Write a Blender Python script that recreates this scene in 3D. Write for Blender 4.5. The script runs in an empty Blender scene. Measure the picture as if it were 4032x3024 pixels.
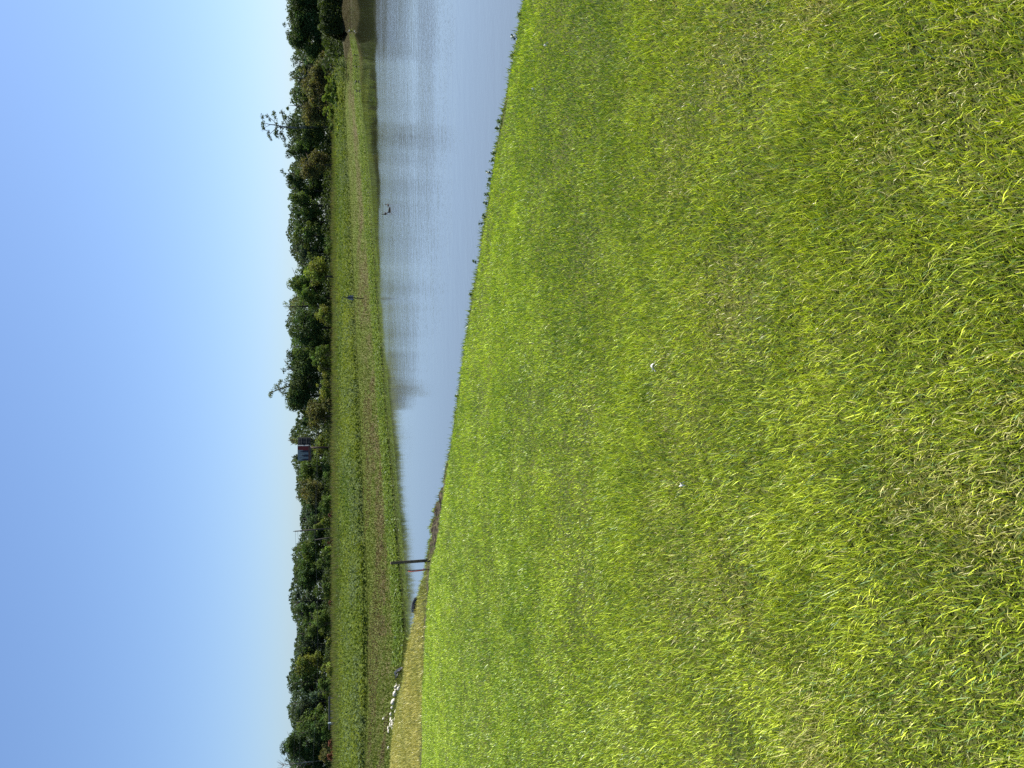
import bpy, math, random
import numpy as np
from mathutils import Vector

# ------------------------------------------------------------------ camera, sky, sun, exposure
scene = bpy.context.scene
R = math.radians
EYE = 1.6                      # eye height over the lawn (lawn z = 0)
FPX = 2912.0                   # focal length in photo pixels (26 mm equivalent)
HORIZON = 1285.0
PITCH = math.atan((2016.0 - HORIZON) / FPX)
cs, sn = math.cos(PITCH), math.sin(PITCH)
WATER = -3.4

cam_d = bpy.data.cameras.new('camera')
cam = bpy.data.objects.new('camera', cam_d)
scene.collection.objects.link(cam)
scene.camera = cam
cam_d.sensor_fit = 'HORIZONTAL'
cam_d.sensor_width = 36.0
cam_d.lens = 26.0
cam_d.clip_start = 0.05
cam_d.clip_end = 6000
from mathutils import Matrix
cam.matrix_world = Matrix((
    (0.0, 1.0, 0.0, 0.0),
    (-sn, 0.0, -cs, 0.0),
    (-cs, 0.0, sn, EYE),
    (0.0, 0.0, 0.0, 1.0)))      # the photograph was taken with the phone on its side: image left is up

SUN_ELEV, SUN_AZ = 54.0, 53.0  # azimuth measured from +Y (view direction) towards +X (right)
world = bpy.data.worlds.new('World')
scene.world = world
world.use_nodes = True
wn = world.node_tree.nodes; wl = world.node_tree.links
wn.clear()
wo = wn.new('ShaderNodeOutputWorld'); wb = wn.new('ShaderNodeBackground')
sky = wn.new('ShaderNodeTexSky')
sky.sky_type = 'NISHITA'
sky.sun_disc = False
sky.sun_elevation = R(SUN_ELEV)
sky.sun_rotation = R(SUN_AZ)
sky.altitude = 0.0
sky.air_density = 1.0
sky.dust_density = 0.7
sky.ozone_density = 2.6
wb.inputs['Strength'].default_value = 0.059
sg = wn.new('ShaderNodeGamma'); sg.inputs['Gamma'].default_value = .85          # hazy summer sky: low contrast between zenith and horizon
sm = wn.new('ShaderNodeMix'); sm.data_type = 'RGBA'; sm.blend_type = 'MULTIPLY'; sm.inputs['Factor'].default_value = 1
sm.inputs[7].default_value = (.89, 1.06, 1.33, 1)
wl.new(sky.outputs[0], sg.inputs['Color']); wl.new(sg.outputs[0], sm.inputs[6]); wl.new(sm.outputs[2], wb.inputs['Color']); wl.new(wb.outputs[0], wo.inputs['Surface'])

sun_d = bpy.data.lights.new('sun', 'SUN')
sun_d.energy = 5.0
sun_d.angle = R(0.53)
sun_d.color = (1.0, 0.95, 0.86)
sun = bpy.data.objects.new('sun', sun_d)
scene.collection.objects.link(sun)
sdir = Vector((math.sin(R(SUN_AZ)) * math.cos(R(SUN_ELEV)), math.cos(R(SUN_AZ)) * math.cos(R(SUN_ELEV)), math.sin(R(SUN_ELEV))))
sun.rotation_euler = sdir.to_track_quat('Z', 'Y').to_euler()
sun.location = (30, 10, 40)

vs = scene.view_settings
vs.view_transform = 'Standard'
vs.look = 'None'
vs.gamma = 1.0
vs.exposure = 1.35
vs.use_curve_mapping = False
cy = scene.cycles
cy.max_bounces = 6; cy.diffuse_bounces = 3; cy.glossy_bounces = 3; cy.transmission_bounces = 3
cy.transparent_max_bounces = 4
cy.caustics_reflective = False; cy.caustics_refractive = False
cy.use_denoising = False

rng = np.random.default_rng(7)
random.seed(7)

# ------------------------------------------------------------------ helpers
# (ypx, xpx) are pixels of the 4032x3024 photo; a ray through them meets a real plane or distance
def ray(ypx, xpx):
    dU = (3024.0 - ypx) - 1512.0
    dV = xpx - 2016.0
    return (dU, FPX * cs - dV * sn, -FPX * sn - dV * cs)
def on_z(ypx, xpx, z):
    d = ray(ypx, xpx); t = (z - EYE) / d[2]
    return Vector((d[0] * t, d[1] * t, z))
def at_y(ypx, xpx, Y):
    d = ray(ypx, xpx); t = Y / d[1]
    return Vector((d[0] * t, Y, EYE + d[2] * t))
def px_at(Y):                  # metres per photo pixel at distance Y
    return Y / 3002.0

def link(o, parent=None):
    scene.collection.objects.link(o)
    if parent is not None:
        o.parent = parent
    return o
def tag(o, label=None, cat=None, group=None, kind=None):
    if label: o['label'] = label
    if cat: o['category'] = cat
    if group: o['group'] = group
    if kind: o['kind'] = kind
    return o
def empty(name, loc, label, cat, group=None, rz=0.0):
    o = bpy.data.objects.new(name, None)
    o.empty_display_size = 0.2
    o.location = loc; o.rotation_euler = (0, 0, rz)
    link(o)
    return tag(o, label, cat, group)

def np_mesh(name, verts, faces_list, mat, parent=None, color=None, smooth=False, uv=None):
    """verts (n,3); faces_list: list of (m,k) int arrays"""
    me = bpy.data.meshes.new(name)
    verts = np.asarray(verts, dtype=np.float32)
    nv = len(verts)
    me.vertices.add(nv)
    me.vertices.foreach_set('co', verts.ravel())
    loops = np.concatenate([np.asarray(f, dtype=np.int32).ravel() for f in faces_list])
    tot = np.concatenate([np.full(len(f), np.asarray(f).shape[1], dtype=np.int32) for f in faces_list])
    start = np.concatenate([[0], np.cumsum(tot)[:-1]]).astype(np.int32)
    me.loops.add(len(loops)); me.loops.foreach_set('vertex_index', loops)
    me.polygons.add(len(tot))
    me.polygons.foreach_set('loop_start', start)
    me.polygons.foreach_set('loop_total', tot)
    if smooth:
        me.polygons.foreach_set('use_smooth', np.ones(len(tot), dtype=bool))
    if color is not None:
        a = me.color_attributes.new('Col', 'FLOAT_COLOR', 'POINT')
        c = np.ones((nv, 4), dtype=np.float32); c[:, :3] = color
        a.data.foreach_set('color', c.ravel())
    if uv is not None:
        ul = me.uv_layers.new(name='UVMap')
        ul.data.foreach_set('uv', np.asarray(uv, dtype=np.float32)[loops].ravel())
    me.update(calc_edges=True)
    me.materials.append(mat)
    return link(bpy.data.objects.new(name, me), parent)

class MB:
    """collects simple shapes into one mesh"""
    def __init__(s): s.v = []; s.f = []
    def add(s, vs, fs):
        b = len(s.v); s.v += [tuple(v) for v in vs]; s.f += [tuple(b + i for i in f) for f in fs]
    def box(s, c, size, rz=0.0, bev=0.0):
        x, y, z = size[0] / 2, size[1] / 2, size[2] / 2
        b = min(bev, x * .9, y * .9, z * .9)
        ca, sa = math.cos(rz), math.sin(rz)
        pts = []
        if b <= 0:
            raw = [(-x,-y,-z),(x,-y,-z),(x,y,-z),(-x,y,-z),(-x,-y,z),(x,-y,z),(x,y,z),(-x,y,z)]
            fs = [(3,2,1,0),(4,5,6,7),(0,1,5,4),(1,2,6,5),(2,3,7,6),(3,0,4,7)]
        else:
            ring = [(-x+b,-y),(x-b,-y),(x,-y+b),(x,y-b),(x-b,y),(-x+b,y),(-x,y-b),(-x,-y+b)]
            inn = [(px*(x-b)/x, py*(y-b)/y) for px, py in ring]
            raw = [(px,py,-z) for px,py in inn] + [(px,py,-z+b) for px,py in ring] + [(px,py,z-b) for px,py in ring] + [(px,py,z) for px,py in inn]
            fs = [tuple(range(7,-1,-1)), tuple(range(24,32))]
            for r in range(3):
                for i in range(8):
                    j = (i+1) % 8
                    fs.append((r*8+i, r*8+j, r*8+8+j, r*8+8+i))
        for px, py, pz in raw:
            pts.append((c[0]+px*ca-py*sa, c[1]+px*sa+py*ca, c[2]+pz))
        s.add(pts, fs)
    def tube(s, path, radii, n=8, cap=True, flat=1.0):
        rings = []; path = [Vector(p) for p in path]
        if not hasattr(radii, '__len__'): radii = [radii]*len(path)
        up = Vector((0.13, 0.21, 0.97))
        for i, p in enumerate(path):
            t = (path[min(i+1, len(path)-1)] - path[max(i-1, 0)])
            t = t.normalized() if t.length > 1e-9 else Vector((0,0,1))
            ref = up if abs(t.dot(up)) < 0.95 else Vector((1,0,0))
            a = t.cross(ref).normalized(); b = a.cross(t)
            rings.append([p + (a*math.cos(2*math.pi*k/n) + b*math.sin(2*math.pi*k/n)*flat)*radii[i] for k in range(n)])
        vs = [v for r in rings for v in r]; fs = []
        for i in range(len(path)-1):
            for k in range(n):
                j = (k+1) % n
                fs.append((i*n+k, i*n+j, (i+1)*n+j, (i+1)*n+k))
        if cap:
            fs.append(tuple(range(n-1,-1,-1))); fs.append(tuple((len(path)-1)*n+k for k in range(n)))
        s.add(vs, fs)
    def build(s, name, mat, parent=None, smooth=False):
        me = bpy.data.meshes.new(name)
        me.from_pydata(s.v, [], s.f); me.update()
        if smooth:
            for p in me.polygons: p.use_smooth = True
        me.materials.append(mat)
        return link(bpy.data.objects.new(name, me), parent)

# value noise for colour and lean fields (world coordinates)
def vnoise(x, y, scale, seed):
    g = np.random.default_rng(seed).random((256, 256))
    X = np.asarray(x) / scale + 100.37; Y = np.asarray(y) / scale + 57.11
    xi = np.floor(X).astype(int); yi = np.floor(Y).astype(int)
    fx = X - xi; fy = Y - yi
    fx = fx*fx*(3-2*fx); fy = fy*fy*(3-2*fy)
    a = g[xi % 256, yi % 256]; b = g[(xi+1) % 256, yi % 256]
    c = g[xi % 256, (yi+1) % 256]; d = g[(xi+1) % 256, (yi+1) % 256]
    return (a*(1-fx)+b*fx)*(1-fy) + (c*(1-fx)+d*fx)*fy
def fbm(x, y, scale, seed, o=3):
    r = 0; a = 1; t = 0
    for i in range(o):
        r = r + a*vnoise(x, y, scale/(2**i), seed+i*13); t += a; a *= .5
    return r / t

# ------------------------------------------------------------------ materials
def new_mat(name):
    m = bpy.data.materials.new(name); m.use_nodes = True
    n = m.node_tree.nodes; n.clear()
    return m, n, m.node_tree.links
def plain(name, col, rough=.7, spec=.3, metal=0.0, noise=None, scale=8.0, bump=0.0):
    m, n, l = new_mat(name)
    o = n.new('ShaderNodeOutputMaterial'); b = n.new('ShaderNodeBsdfPrincipled')
    b.inputs['Roughness'].default_value = rough
    b.inputs['Specular IOR Level'].default_value = spec
    b.inputs['Metallic'].default_value = metal
    b.inputs['Base Color'].default_value = (*col, 1)
    if noise or bump:
        tc = n.new('ShaderNodeTexCoord'); t = n.new('ShaderNodeTexNoise')
        t.inputs['Scale'].default_value = scale; t.inputs['Detail'].default_value = 6
        l.new(tc.outputs['Object'], t.inputs['Vector'])
        if noise:
            r = n.new('ShaderNodeValToRGB')
            r.color_ramp.elements[0].position = .32; r.color_ramp.elements[1].position = .68
            r.color_ramp.elements[0].color = (*col, 1); r.color_ramp.elements[1].color = (*noise, 1)
            l.new(t.outputs['Fac'], r.inputs[0]); l.new(r.outputs[0], b.inputs['Base Color'])
        if bump:
            bp = n.new('ShaderNodeBump'); bp.inputs['Strength'].default_value = bump; bp.inputs['Distance'].default_value = .05
            l.new(t.outputs['Fac'], bp.inputs['Height']); l.new(bp.outputs[0], b.inputs['Normal'])
    l.new(b.outputs[0], o.inputs['Surface'])
    return m
def leafy(name, trans=.35, rough=.45, spec=.35, tint=(1.15, 1.1, .6), tscale=1.0):
    """blade or leaf: colour comes from the per-leaf attribute"""
    m, n, l = new_mat(name)
    o = n.new('ShaderNodeOutputMaterial'); b = n.new('ShaderNodeBsdfPrincipled')
    a = n.new('ShaderNodeAttribute'); a.attribute_name = 'Col'
    b.inputs['Roughness'].default_value = rough
    b.inputs['Specular IOR Level'].default_value = spec
    l.new(a.outputs['Color'], b.inputs['Base Color'])
    tr = n.new('ShaderNodeBsdfTranslucent')
    mx = n.new('ShaderNodeMix'); mx.data_type = 'RGBA'; mx.blend_type = 'MULTIPLY'; mx.inputs['Factor'].default_value = 1
    mx.inputs[7].default_value = (tint[0]*tscale, tint[1]*tscale, tint[2]*tscale, 1)
    l.new(a.outputs['Color'], mx.inputs[6]); l.new(mx.outputs[2], tr.inputs['Color'])
    ms = n.new('ShaderNodeMixShader'); ms.inputs[0].default_value = trans
    l.new(b.outputs[0], ms.inputs[1]); l.new(tr.outputs[0], ms.inputs[2])
    l.new(ms.outputs[0], o.inputs['Surface'])
    return m
M_GRASS = leafy('lawn_blades', .20, .42, .4, (1.2, 1.15, .5))
M_FIELD = leafy('field_leaves', .35, .75, .1)
M_LEAF = leafy('tree_leaves', .32, .75, .12, (1.2, 1.2, .5))
M_BARK = plain('bark', (.05, .042, .035), .9, .1, noise=(.10, .085, .07), scale=3, bump=.4)
M_PALEBARK = plain('pale_bark', (.16, .15, .14), .9, .1, noise=(.26, .25, .23), scale=3)

# ------------------------------------------------------------------ shoreline data read off the photo (ypx, xpx)
LAWN_EDGE = [(0,2069),(237,2023),(492,1978),(766,1932),(1003,1896),(1276,1850),(1568,1805),(1841,1759),(1902,1753),(1950,1743),
             (2015,1734),(2075,1727),(2130,1720),(2206,1699),(2245,1691),(2330,1684),(2424,1678),(2750,1662),(3024,1658)]
LIP = [(0,2064),(237,2018),(492,1973),(766,1927),(1003,1891),(1276,1846),(1568,1801),(1841,1754),(1902,1744),(1950,1731),(2010,1711),(2050,1702),
       (2090,1697),(2130,1690),(2160,1684),(2200,1680),(2230,1672),(2281,1663),(2335,1649),(2364,1640),(2409,1632),(2442,1629),(2514,1615),
       (2605,1600),(2677,1593),(2750,1571),(2840,1557),(2930,1546),(3024,1539)]
def poly_world(lst, z):
    pts = [on_z(a, b, z) for a, b in lst]
    p = sorted([(q.x, q.y) for q in pts])
    xs = np.array([a for a, _ in p]); ys = np.array([b for _, b in p])
    return xs, ys
EX, EY = poly_world(LAWN_EDGE, 0.0)
OX, OY = poly_world(LIP, -0.05)
# beyond the frame the shore carries on
EX = np.concatenate([[-40, -20], EX, [5.0, 9.0, 16.0, 40.0]]); EY = np.concatenate([[12.9, 12.7], EY, [4.9, 3.4, 1.6, -3.0]])
OX = np.concatenate([[-60, -30, -16], OX, [5.05, 9.05, 16.0, 40.0]]); OY = np.concatenate([[40, 30, 23.2], OY, [5.0, 3.5, 1.7, -2.9]])
def e_y(x): return np.interp(x, EX, EY)
def o_y(x): return np.maximum(np.interp(x, OX, OY), e_y(x) + .03)
def z_lawn(x, y):
    return (fbm(x, y, 1.1, 3) - .5) * .035 + (fbm(x, y, 3.5, 9) - .5) * .04
def mud_shade_mask(x, y):
    # eroded strip between lawn and lip, either side of the stakes
    e = e_y(x); o = o_y(x)
    a = np.interp(x, [-5.2, -4.6, -3.6, -2.4, -1.9, -1.3, -.6], [0, .3, .3, 1.0, 1.0, .8, 0])
    inside = np.clip((y - e + .06) / .05, 0, 1)
    under = np.clip((y - o - .1) / .1, 0, 1)
    edge_shadow = np.where(x < -3.0, .9, 0) * np.exp(-((y - e - .2) / .2)**2)  # shadow line along the lawn edge, painted in as dark soil
    return np.clip(inside * a + under * .6 + edge_shadow, 0, 1)
def z_near(x, y):
    e = e_y(x); o = o_y(x)
    z = z_lawn(x, y)
    t = np.clip((y - e) / np.maximum(o - e, .02), 0, 1)
    shelf = np.clip((y - e) / .12, 0, 1)
    wide = np.clip((o - e) / .5, 0, 1)
    z = z - shelf * .05 - wide * .10 * np.exp(-((y - e - .07) / .06)**2) + shelf * wide * (fbm(x, y, .35, 21) - .5) * .05
    z = z + mud_shade_mask(x, y) * np.clip(1 - (y - o)/.2, 0, 1) * shelf * (fbm(x, y, .16, 151, 3) - .55) * .13
    out = np.clip(y - o, 0, None)
    return z - np.minimum(out, .15) * .6 - np.clip(out - .15, 0, None) * .85

# ------------------------------------------------------------------ near ground: lawn, shelf and bank down to the water
def ground_mat():
    m, n, l = new_mat('soil_and_thatch')
    o = n.new('ShaderNodeOutputMaterial'); b = n.new('ShaderNodeBsdfPrincipled')
    b.inputs['Roughness'].default_value = .95; b.inputs['Specular IOR Level'].default_value = .1
    g = n.new('ShaderNodeNewGeometry')
    t1 = n.new('ShaderNodeTexNoise'); t1.inputs['Scale'].default_value = 55; t1.inputs['Detail'].default_value = 6
    t2 = n.new('ShaderNodeTexNoise'); t2.inputs['Scale'].default_value = 2.2; t2.inputs['Detail'].default_value = 4
    l.new(g.outputs['Position'], t1.inputs['Vector']); l.new(g.outputs['Position'], t2.inputs['Vector'])
    r1 = n.new('ShaderNodeValToRGB'); e = r1.color_ramp.elements
    e[0].position = .3; e[0].color = (.012, .013, .006, 1); e[1].position = .72; e[1].color = (.075, .068, .03, 1)
    l.new(t1.outputs['Fac'], r1.inputs[0])
    r2 = n.new('ShaderNodeValToRGB'); e = r2.color_ramp.elements
    e[0].position = .35; e[0].color = (.03, .05, .008, 1); e[1].position = .65; e[1].color = (.065, .08, .016, 1)
    l.new(t2.outputs['Fac'], r2.inputs[0])
    mx = n.new('ShaderNodeMix'); mx.data_type = 'RGBA'; mx.inputs['Factor'].default_value = .5
    l.new(r1.outputs[0], mx.inputs[6]); l.new(r2.outputs[0], mx.inputs[7])
    # bare mud and the painted lawn-edge shadow where the shelf mask says so
    a = n.new('ShaderNodeAttribute'); a.attribute_name = 'Col'
    mud = n.new('ShaderNodeValToRGB'); e = mud.color_ramp.elements
    e[0].position = .38; e[0].color = (.010, .008, .006, 1); e[1].position = .72; e[1].color = (.085, .068, .048, 1)
    t3 = n.new('ShaderNodeTexNoise'); t3.inputs['Scale'].default_value = 14; t3.inputs['Detail'].default_value = 8
    l.new(g.outputs['Position'], t3.inputs['Vector']); l.new(t3.outputs['Fac'], mud.inputs[0])
    mm = n.new('ShaderNodeMix'); mm.data_type = 'RGBA'
    l.new(a.outputs['Color'], mm.inputs['Factor']); l.new(mx.outputs[2], mm.inputs[6]); l.new(mud.outputs[0], mm.inputs[7])
    l.new(mm.outputs[2], b.inputs['Base Color'])
    bp = n.new('ShaderNodeBump'); bp.inputs['Strength'].default_value = .8; bp.inputs['Distance'].default_value = .03
    l.new(t3.outputs['Fac'], bp.inputs['Height']); l.new(bp.outputs[0], b.inputs['Normal'])
    l.new(b.outputs[0], o.inputs['Surface'])
    return m
M_GROUND = ground_mat()
xs = np.concatenate([np.linspace(-40, -12, 30)[:-1], np.linspace(-12, 8, 420), np.linspace(8, 36, 30)[1:]])
cols = []
for x in xs:
    e = float(e_y(x)); o = float(o_y(x))
    ys = np.concatenate([np.linspace(-12, min(0, e - 1), 8)[:-1], np.linspace(min(0, e - 1), e, 60), np.linspace(e, o, 26)[1:],
                         o + np.array([.05, .15, .5, 1.2, 2.2, 3.2, 4.2, 5.4])])
    cols.append(np.stack([np.full(len(ys), x), ys], 1))
G = np.array(cols); nx, ny = G.shape[:2]
gx, gy = G[..., 0].ravel(), G[..., 1].ravel()
gz = z_near(gx, gy)
idx = np.arange(nx*ny).reshape(nx, ny)
quads = np.stack([idx[:-1, :-1], idx[1:, :-1], idx[1:, 1:], idx[:-1, 1:]], -1).reshape(-1, 4)
mm = mud_shade_mask(gx, gy)
lawn = np_mesh('lawn_ground', np.stack([gx, gy, gz], 1), [quads], M_GROUND, color=np.stack([mm]*3, 1), smooth=True)
tag(lawn, kind='structure')

# ------------------------------------------------------------------ grass blades
def blade_mesh(name, P, h, w, leanv, col, mat, simple=False, parent=None, droop=None):
    """P (n,3) roots, h length, w width, leanv (n,2) sideways travel of the tip as a share of the length"""
    n = len(P)
    ang = rng.random(n) * 2 * np.pi
    side = np.stack([np.cos(ang), np.sin(ang), np.zeros(n)], 1) * (w / 2)[:, None]
    L = np.concatenate([leanv, np.zeros((n, 1))], 1)
    ln = np.clip(np.linalg.norm(leanv, axis=1), 0, .97)
    up = np.sqrt(1 - ln**2)
    tip = P + L * h[:, None]; tip[:, 2] += h * up
    if droop is not None: tip[:, 2] -= droop * h
    c = col.astype(np.float32)
    if simple:
        V = np.stack([P - side, P + side, tip], 1).reshape(-1, 3)
        F = np.arange(n * 3, dtype=np.int32).reshape(n, 3)
        return np_mesh(name, V, [F], mat, parent, np.repeat(c, 3, 0))
    mid = P + L * (h * .46)[:, None]; mid[:, 2] += h * np.sqrt(1 - (ln * .88)**2) * .54
    V = np.stack([P - side * .9, P + side * .9, mid + side, mid - side, tip], 1).reshape(-1, 3)
    b = np.arange(n, dtype=np.int32)[:, None] * 5
    return np_mesh(name, V, [b + np.array([[0, 1, 2, 3]]), b + np.array([[3, 2, 4]])], mat, parent, np.repeat(c, 5, 0))

def lerp3(a, b, t): return np.asarray(a)[None]*(1-t[:, None]) + np.asarray(b)[None]*t[:, None]
def in_view(x, y, margin):
    return np.abs(x) < (.525 * np.sqrt(y*y + EYE*EYE)) + margin
def sample(y0, y1, dens, margin):
    hw = .525 * math.hypot(y1, EYE) + margin
    n = int(dens * (y1 - y0) * 2 * hw)
    x = (rng.random(n) * 2 - 1) * hw; y = y0 + rng.random(n) * (y1 - y0)
    k = in_view(x, y, margin)
    return x[k], y[k]
def lawn_cols(x, y, dryness):
    n = len(x)
    t = rng.random(n)
    big = fbm(x, y, 1.6, 31); small = fbm(x, y, .22, 41); patch = fbm(x, y, .55, 57)
    g = lerp3((.075, .150, .012), (.47, .58, .050), np.clip(big*.45 + small*.55 - .02 + (t-.5)*1.0, 0, 1))
    g *= np.stack([np.interp(y, [1.5, 3.2, 6], [1.08, 1.03, .97]), np.ones(n), np.ones(n)], 1) * np.interp(y, [2.0, 3.5, 6, 8.5, 12], [1.06, 1.06, 1.14, 1.26, 1.34])[:, None]      # the near grass is drier and yellower
    # blue-green older blades
    k = rng.random(n) < .12
    g[k] = lerp3((.08, .17, .045), (.24, .33, .14), rng.random(k.sum()))
    dry = np.clip((patch - .54) * 2.6, 0, 1) * dryness + .09 * dryness + .02
    k = rng.random(n) < dry
    g[k] = lerp3((.28, .27, .08), (.50, .49, .19), rng.random(k.sum()))
    return g * (.65 + .7*rng.random(n))[:, None]
def lean_field(x, y, amt, n):
    a = fbm(x, y, .35, 77) * 4 * np.pi + fbm(x, y, 2.5, 78) * 6
    r = rng.random(n)
    b = rng.random(n) * 2 * np.pi
    v = np.stack([np.cos(a), np.sin(a)], 1) * (.14*amt) + np.stack([np.cos(b), np.sin(b)], 1) * (amt * np.sqrt(r))[:, None]
    m = np.linalg.norm(v, axis=1); s = np.where(m > .95, .95/m, 1)
    return v * s[:, None]
def lay_grass(name, y0, y1, dens, margin, hmin, hmax, w0, w1, amt, dryness, simple):
    x, y = sample(y0, y1, dens, margin)
    k = y < e_y(x) - .005 - .05*(fbm(x, y, .25, 97) > .5); x, y = x[k], y[k]
    dn = fbm(x, y, .3, 91)                              # bald and thick spots
    k = rng.random(len(x)) < np.clip(.58 + .95*dn, 0, 1); x, y = x[k], y[k]
    n = len(x)
    z = z_lawn(x, y) - .004
    d = dryness(y) if callable(dryness) else np.full(n, dryness)
    hf = .6 + .8 * fbm(x, y, .45, 17)
    h = (hmin + (hmax - hmin) * rng.random(n)**1.6) * hf
    long_ = rng.random(n) < .02; h[long_] *= 1.6
    w = w0 + (w1 - w0) * rng.random(n)
    lv = lean_field(x, y, amt, n)
    return tag(blade_mesh(name, np.stack([x, y, z], 1), h, w, lv, lawn_cols(x, y, d), M_GRASS, simple), kind='stuff')
dry_near = lambda y: np.interp(y, [0.8, 1.6, 2.6, 3.6, 5, 13], [1.1, .85, .5, .16, .07, .04])
lay_grass('lawn_grass', 0.75, 2.4, 32000, .8, .020, .060, .0015, .0033, .74, dry_near, False)
lay_grass('lawn_grass', 2.4, 4.2, 21000, .8, .018, .050, .0019, .0037, .74, dry_near, False)
lay_grass('lawn_grass', 4.2, 7.2, 12000, .9, .018, .044, .0027, .0048, .72, dry_near, False)
lay_grass('lawn_grass', 7.2, 13.0, 6500, 1.2, .022, .048, .0048, .0085, .7, dry_near, True)
# flat dead thatch between the living blades of the near lawn
x, y = sample(.75, 4.5, 5500, .8)
k = rng.random(len(x)) < np.clip((fbm(x, y, .55, 57) - .38) * 3.0, .08, 1) * np.interp(y, [.8, 2.2, 3.2, 4.5], [1, .65, .2, .04])
x, y = x[k], y[k]; n = len(x); a = rng.random(n) * 2 * np.pi
P = np.stack([x, y, z_lawn(x, y) + .002 + .012 * rng.random(n)], 1)
tag(blade_mesh('dead_thatch', P, .012 + .028*rng.random(n), .0012 + .0014*rng.random(n), np.stack([np.cos(a), np.sin(a)], 1) * (.86 + .1*rng.random(n))[:, None],
    lerp3((.18, .17, .05), (.38, .37, .12), rng.random(n)), M_GRASS, False, droop=.25*rng.random(n)), kind='stuff')

# tan grass on the shelf left of the stakes, and weeds along the whole lip
n = 330000
x = -14 + 13.3 * rng.random(n); y = 9 + 17 * rng.random(n)
k = (y > e_y(x) + np.where(x < -3.2, .42, .12) * (.5 + fbm(x, y, .8, 99))) & (y < o_y(x) + .05) & (x > -.66*y - 1.5)
mk = mud_shade_mask(x, y); k &= rng.random(n) > mk * .96
x, y = x[k], y[k]; n = len(x)
tan = np.clip(np.interp(x, [-14, -5.2, -3.6, -2.6], [.82, .75, .5, .1]) + (fbm(x, y, 1.0, 5) - .5) * .9, 0, 1)
c = lerp3((.15, .22, .03), (.46, .42, .12), np.clip(tan + (rng.random(n)-.5)*.5, 0, 1)) * (.75 + .5*rng.random(n))[:, None]
tag(blade_mesh('bank_top_grass', np.stack([x, y, z_near(x, y) - .005], 1), .04 + .06*rng.random(n), .008 + .006*rng.random(n), lean_field(x, y, .65, n), c, M_GRASS, True), kind='stuff')
n = 14000
x = -14 + 22 * rng.random(n)
y = o_y(x) + (rng.random(n) - .62) * .16
k = rng.random(n) < .25 + .75 * (fbm(x, y, .5, 66) > .48)
x, y = x[k], y[k]; n = len(x)
c = lerp3((.11, .18, .03), (.30, .38, .07), rng.random(n)) * (.7 + .5*rng.random(n))[:, None]
tag(blade_mesh('bank_edge_weeds', np.stack([x, y, z_near(x, y) - .01], 1), .03 + .06*rng.random(n)**3, .005 + .006*rng.random(n), lean_field(x, y, .7, n), c, M_GRASS, False), kind='stuff')

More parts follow.
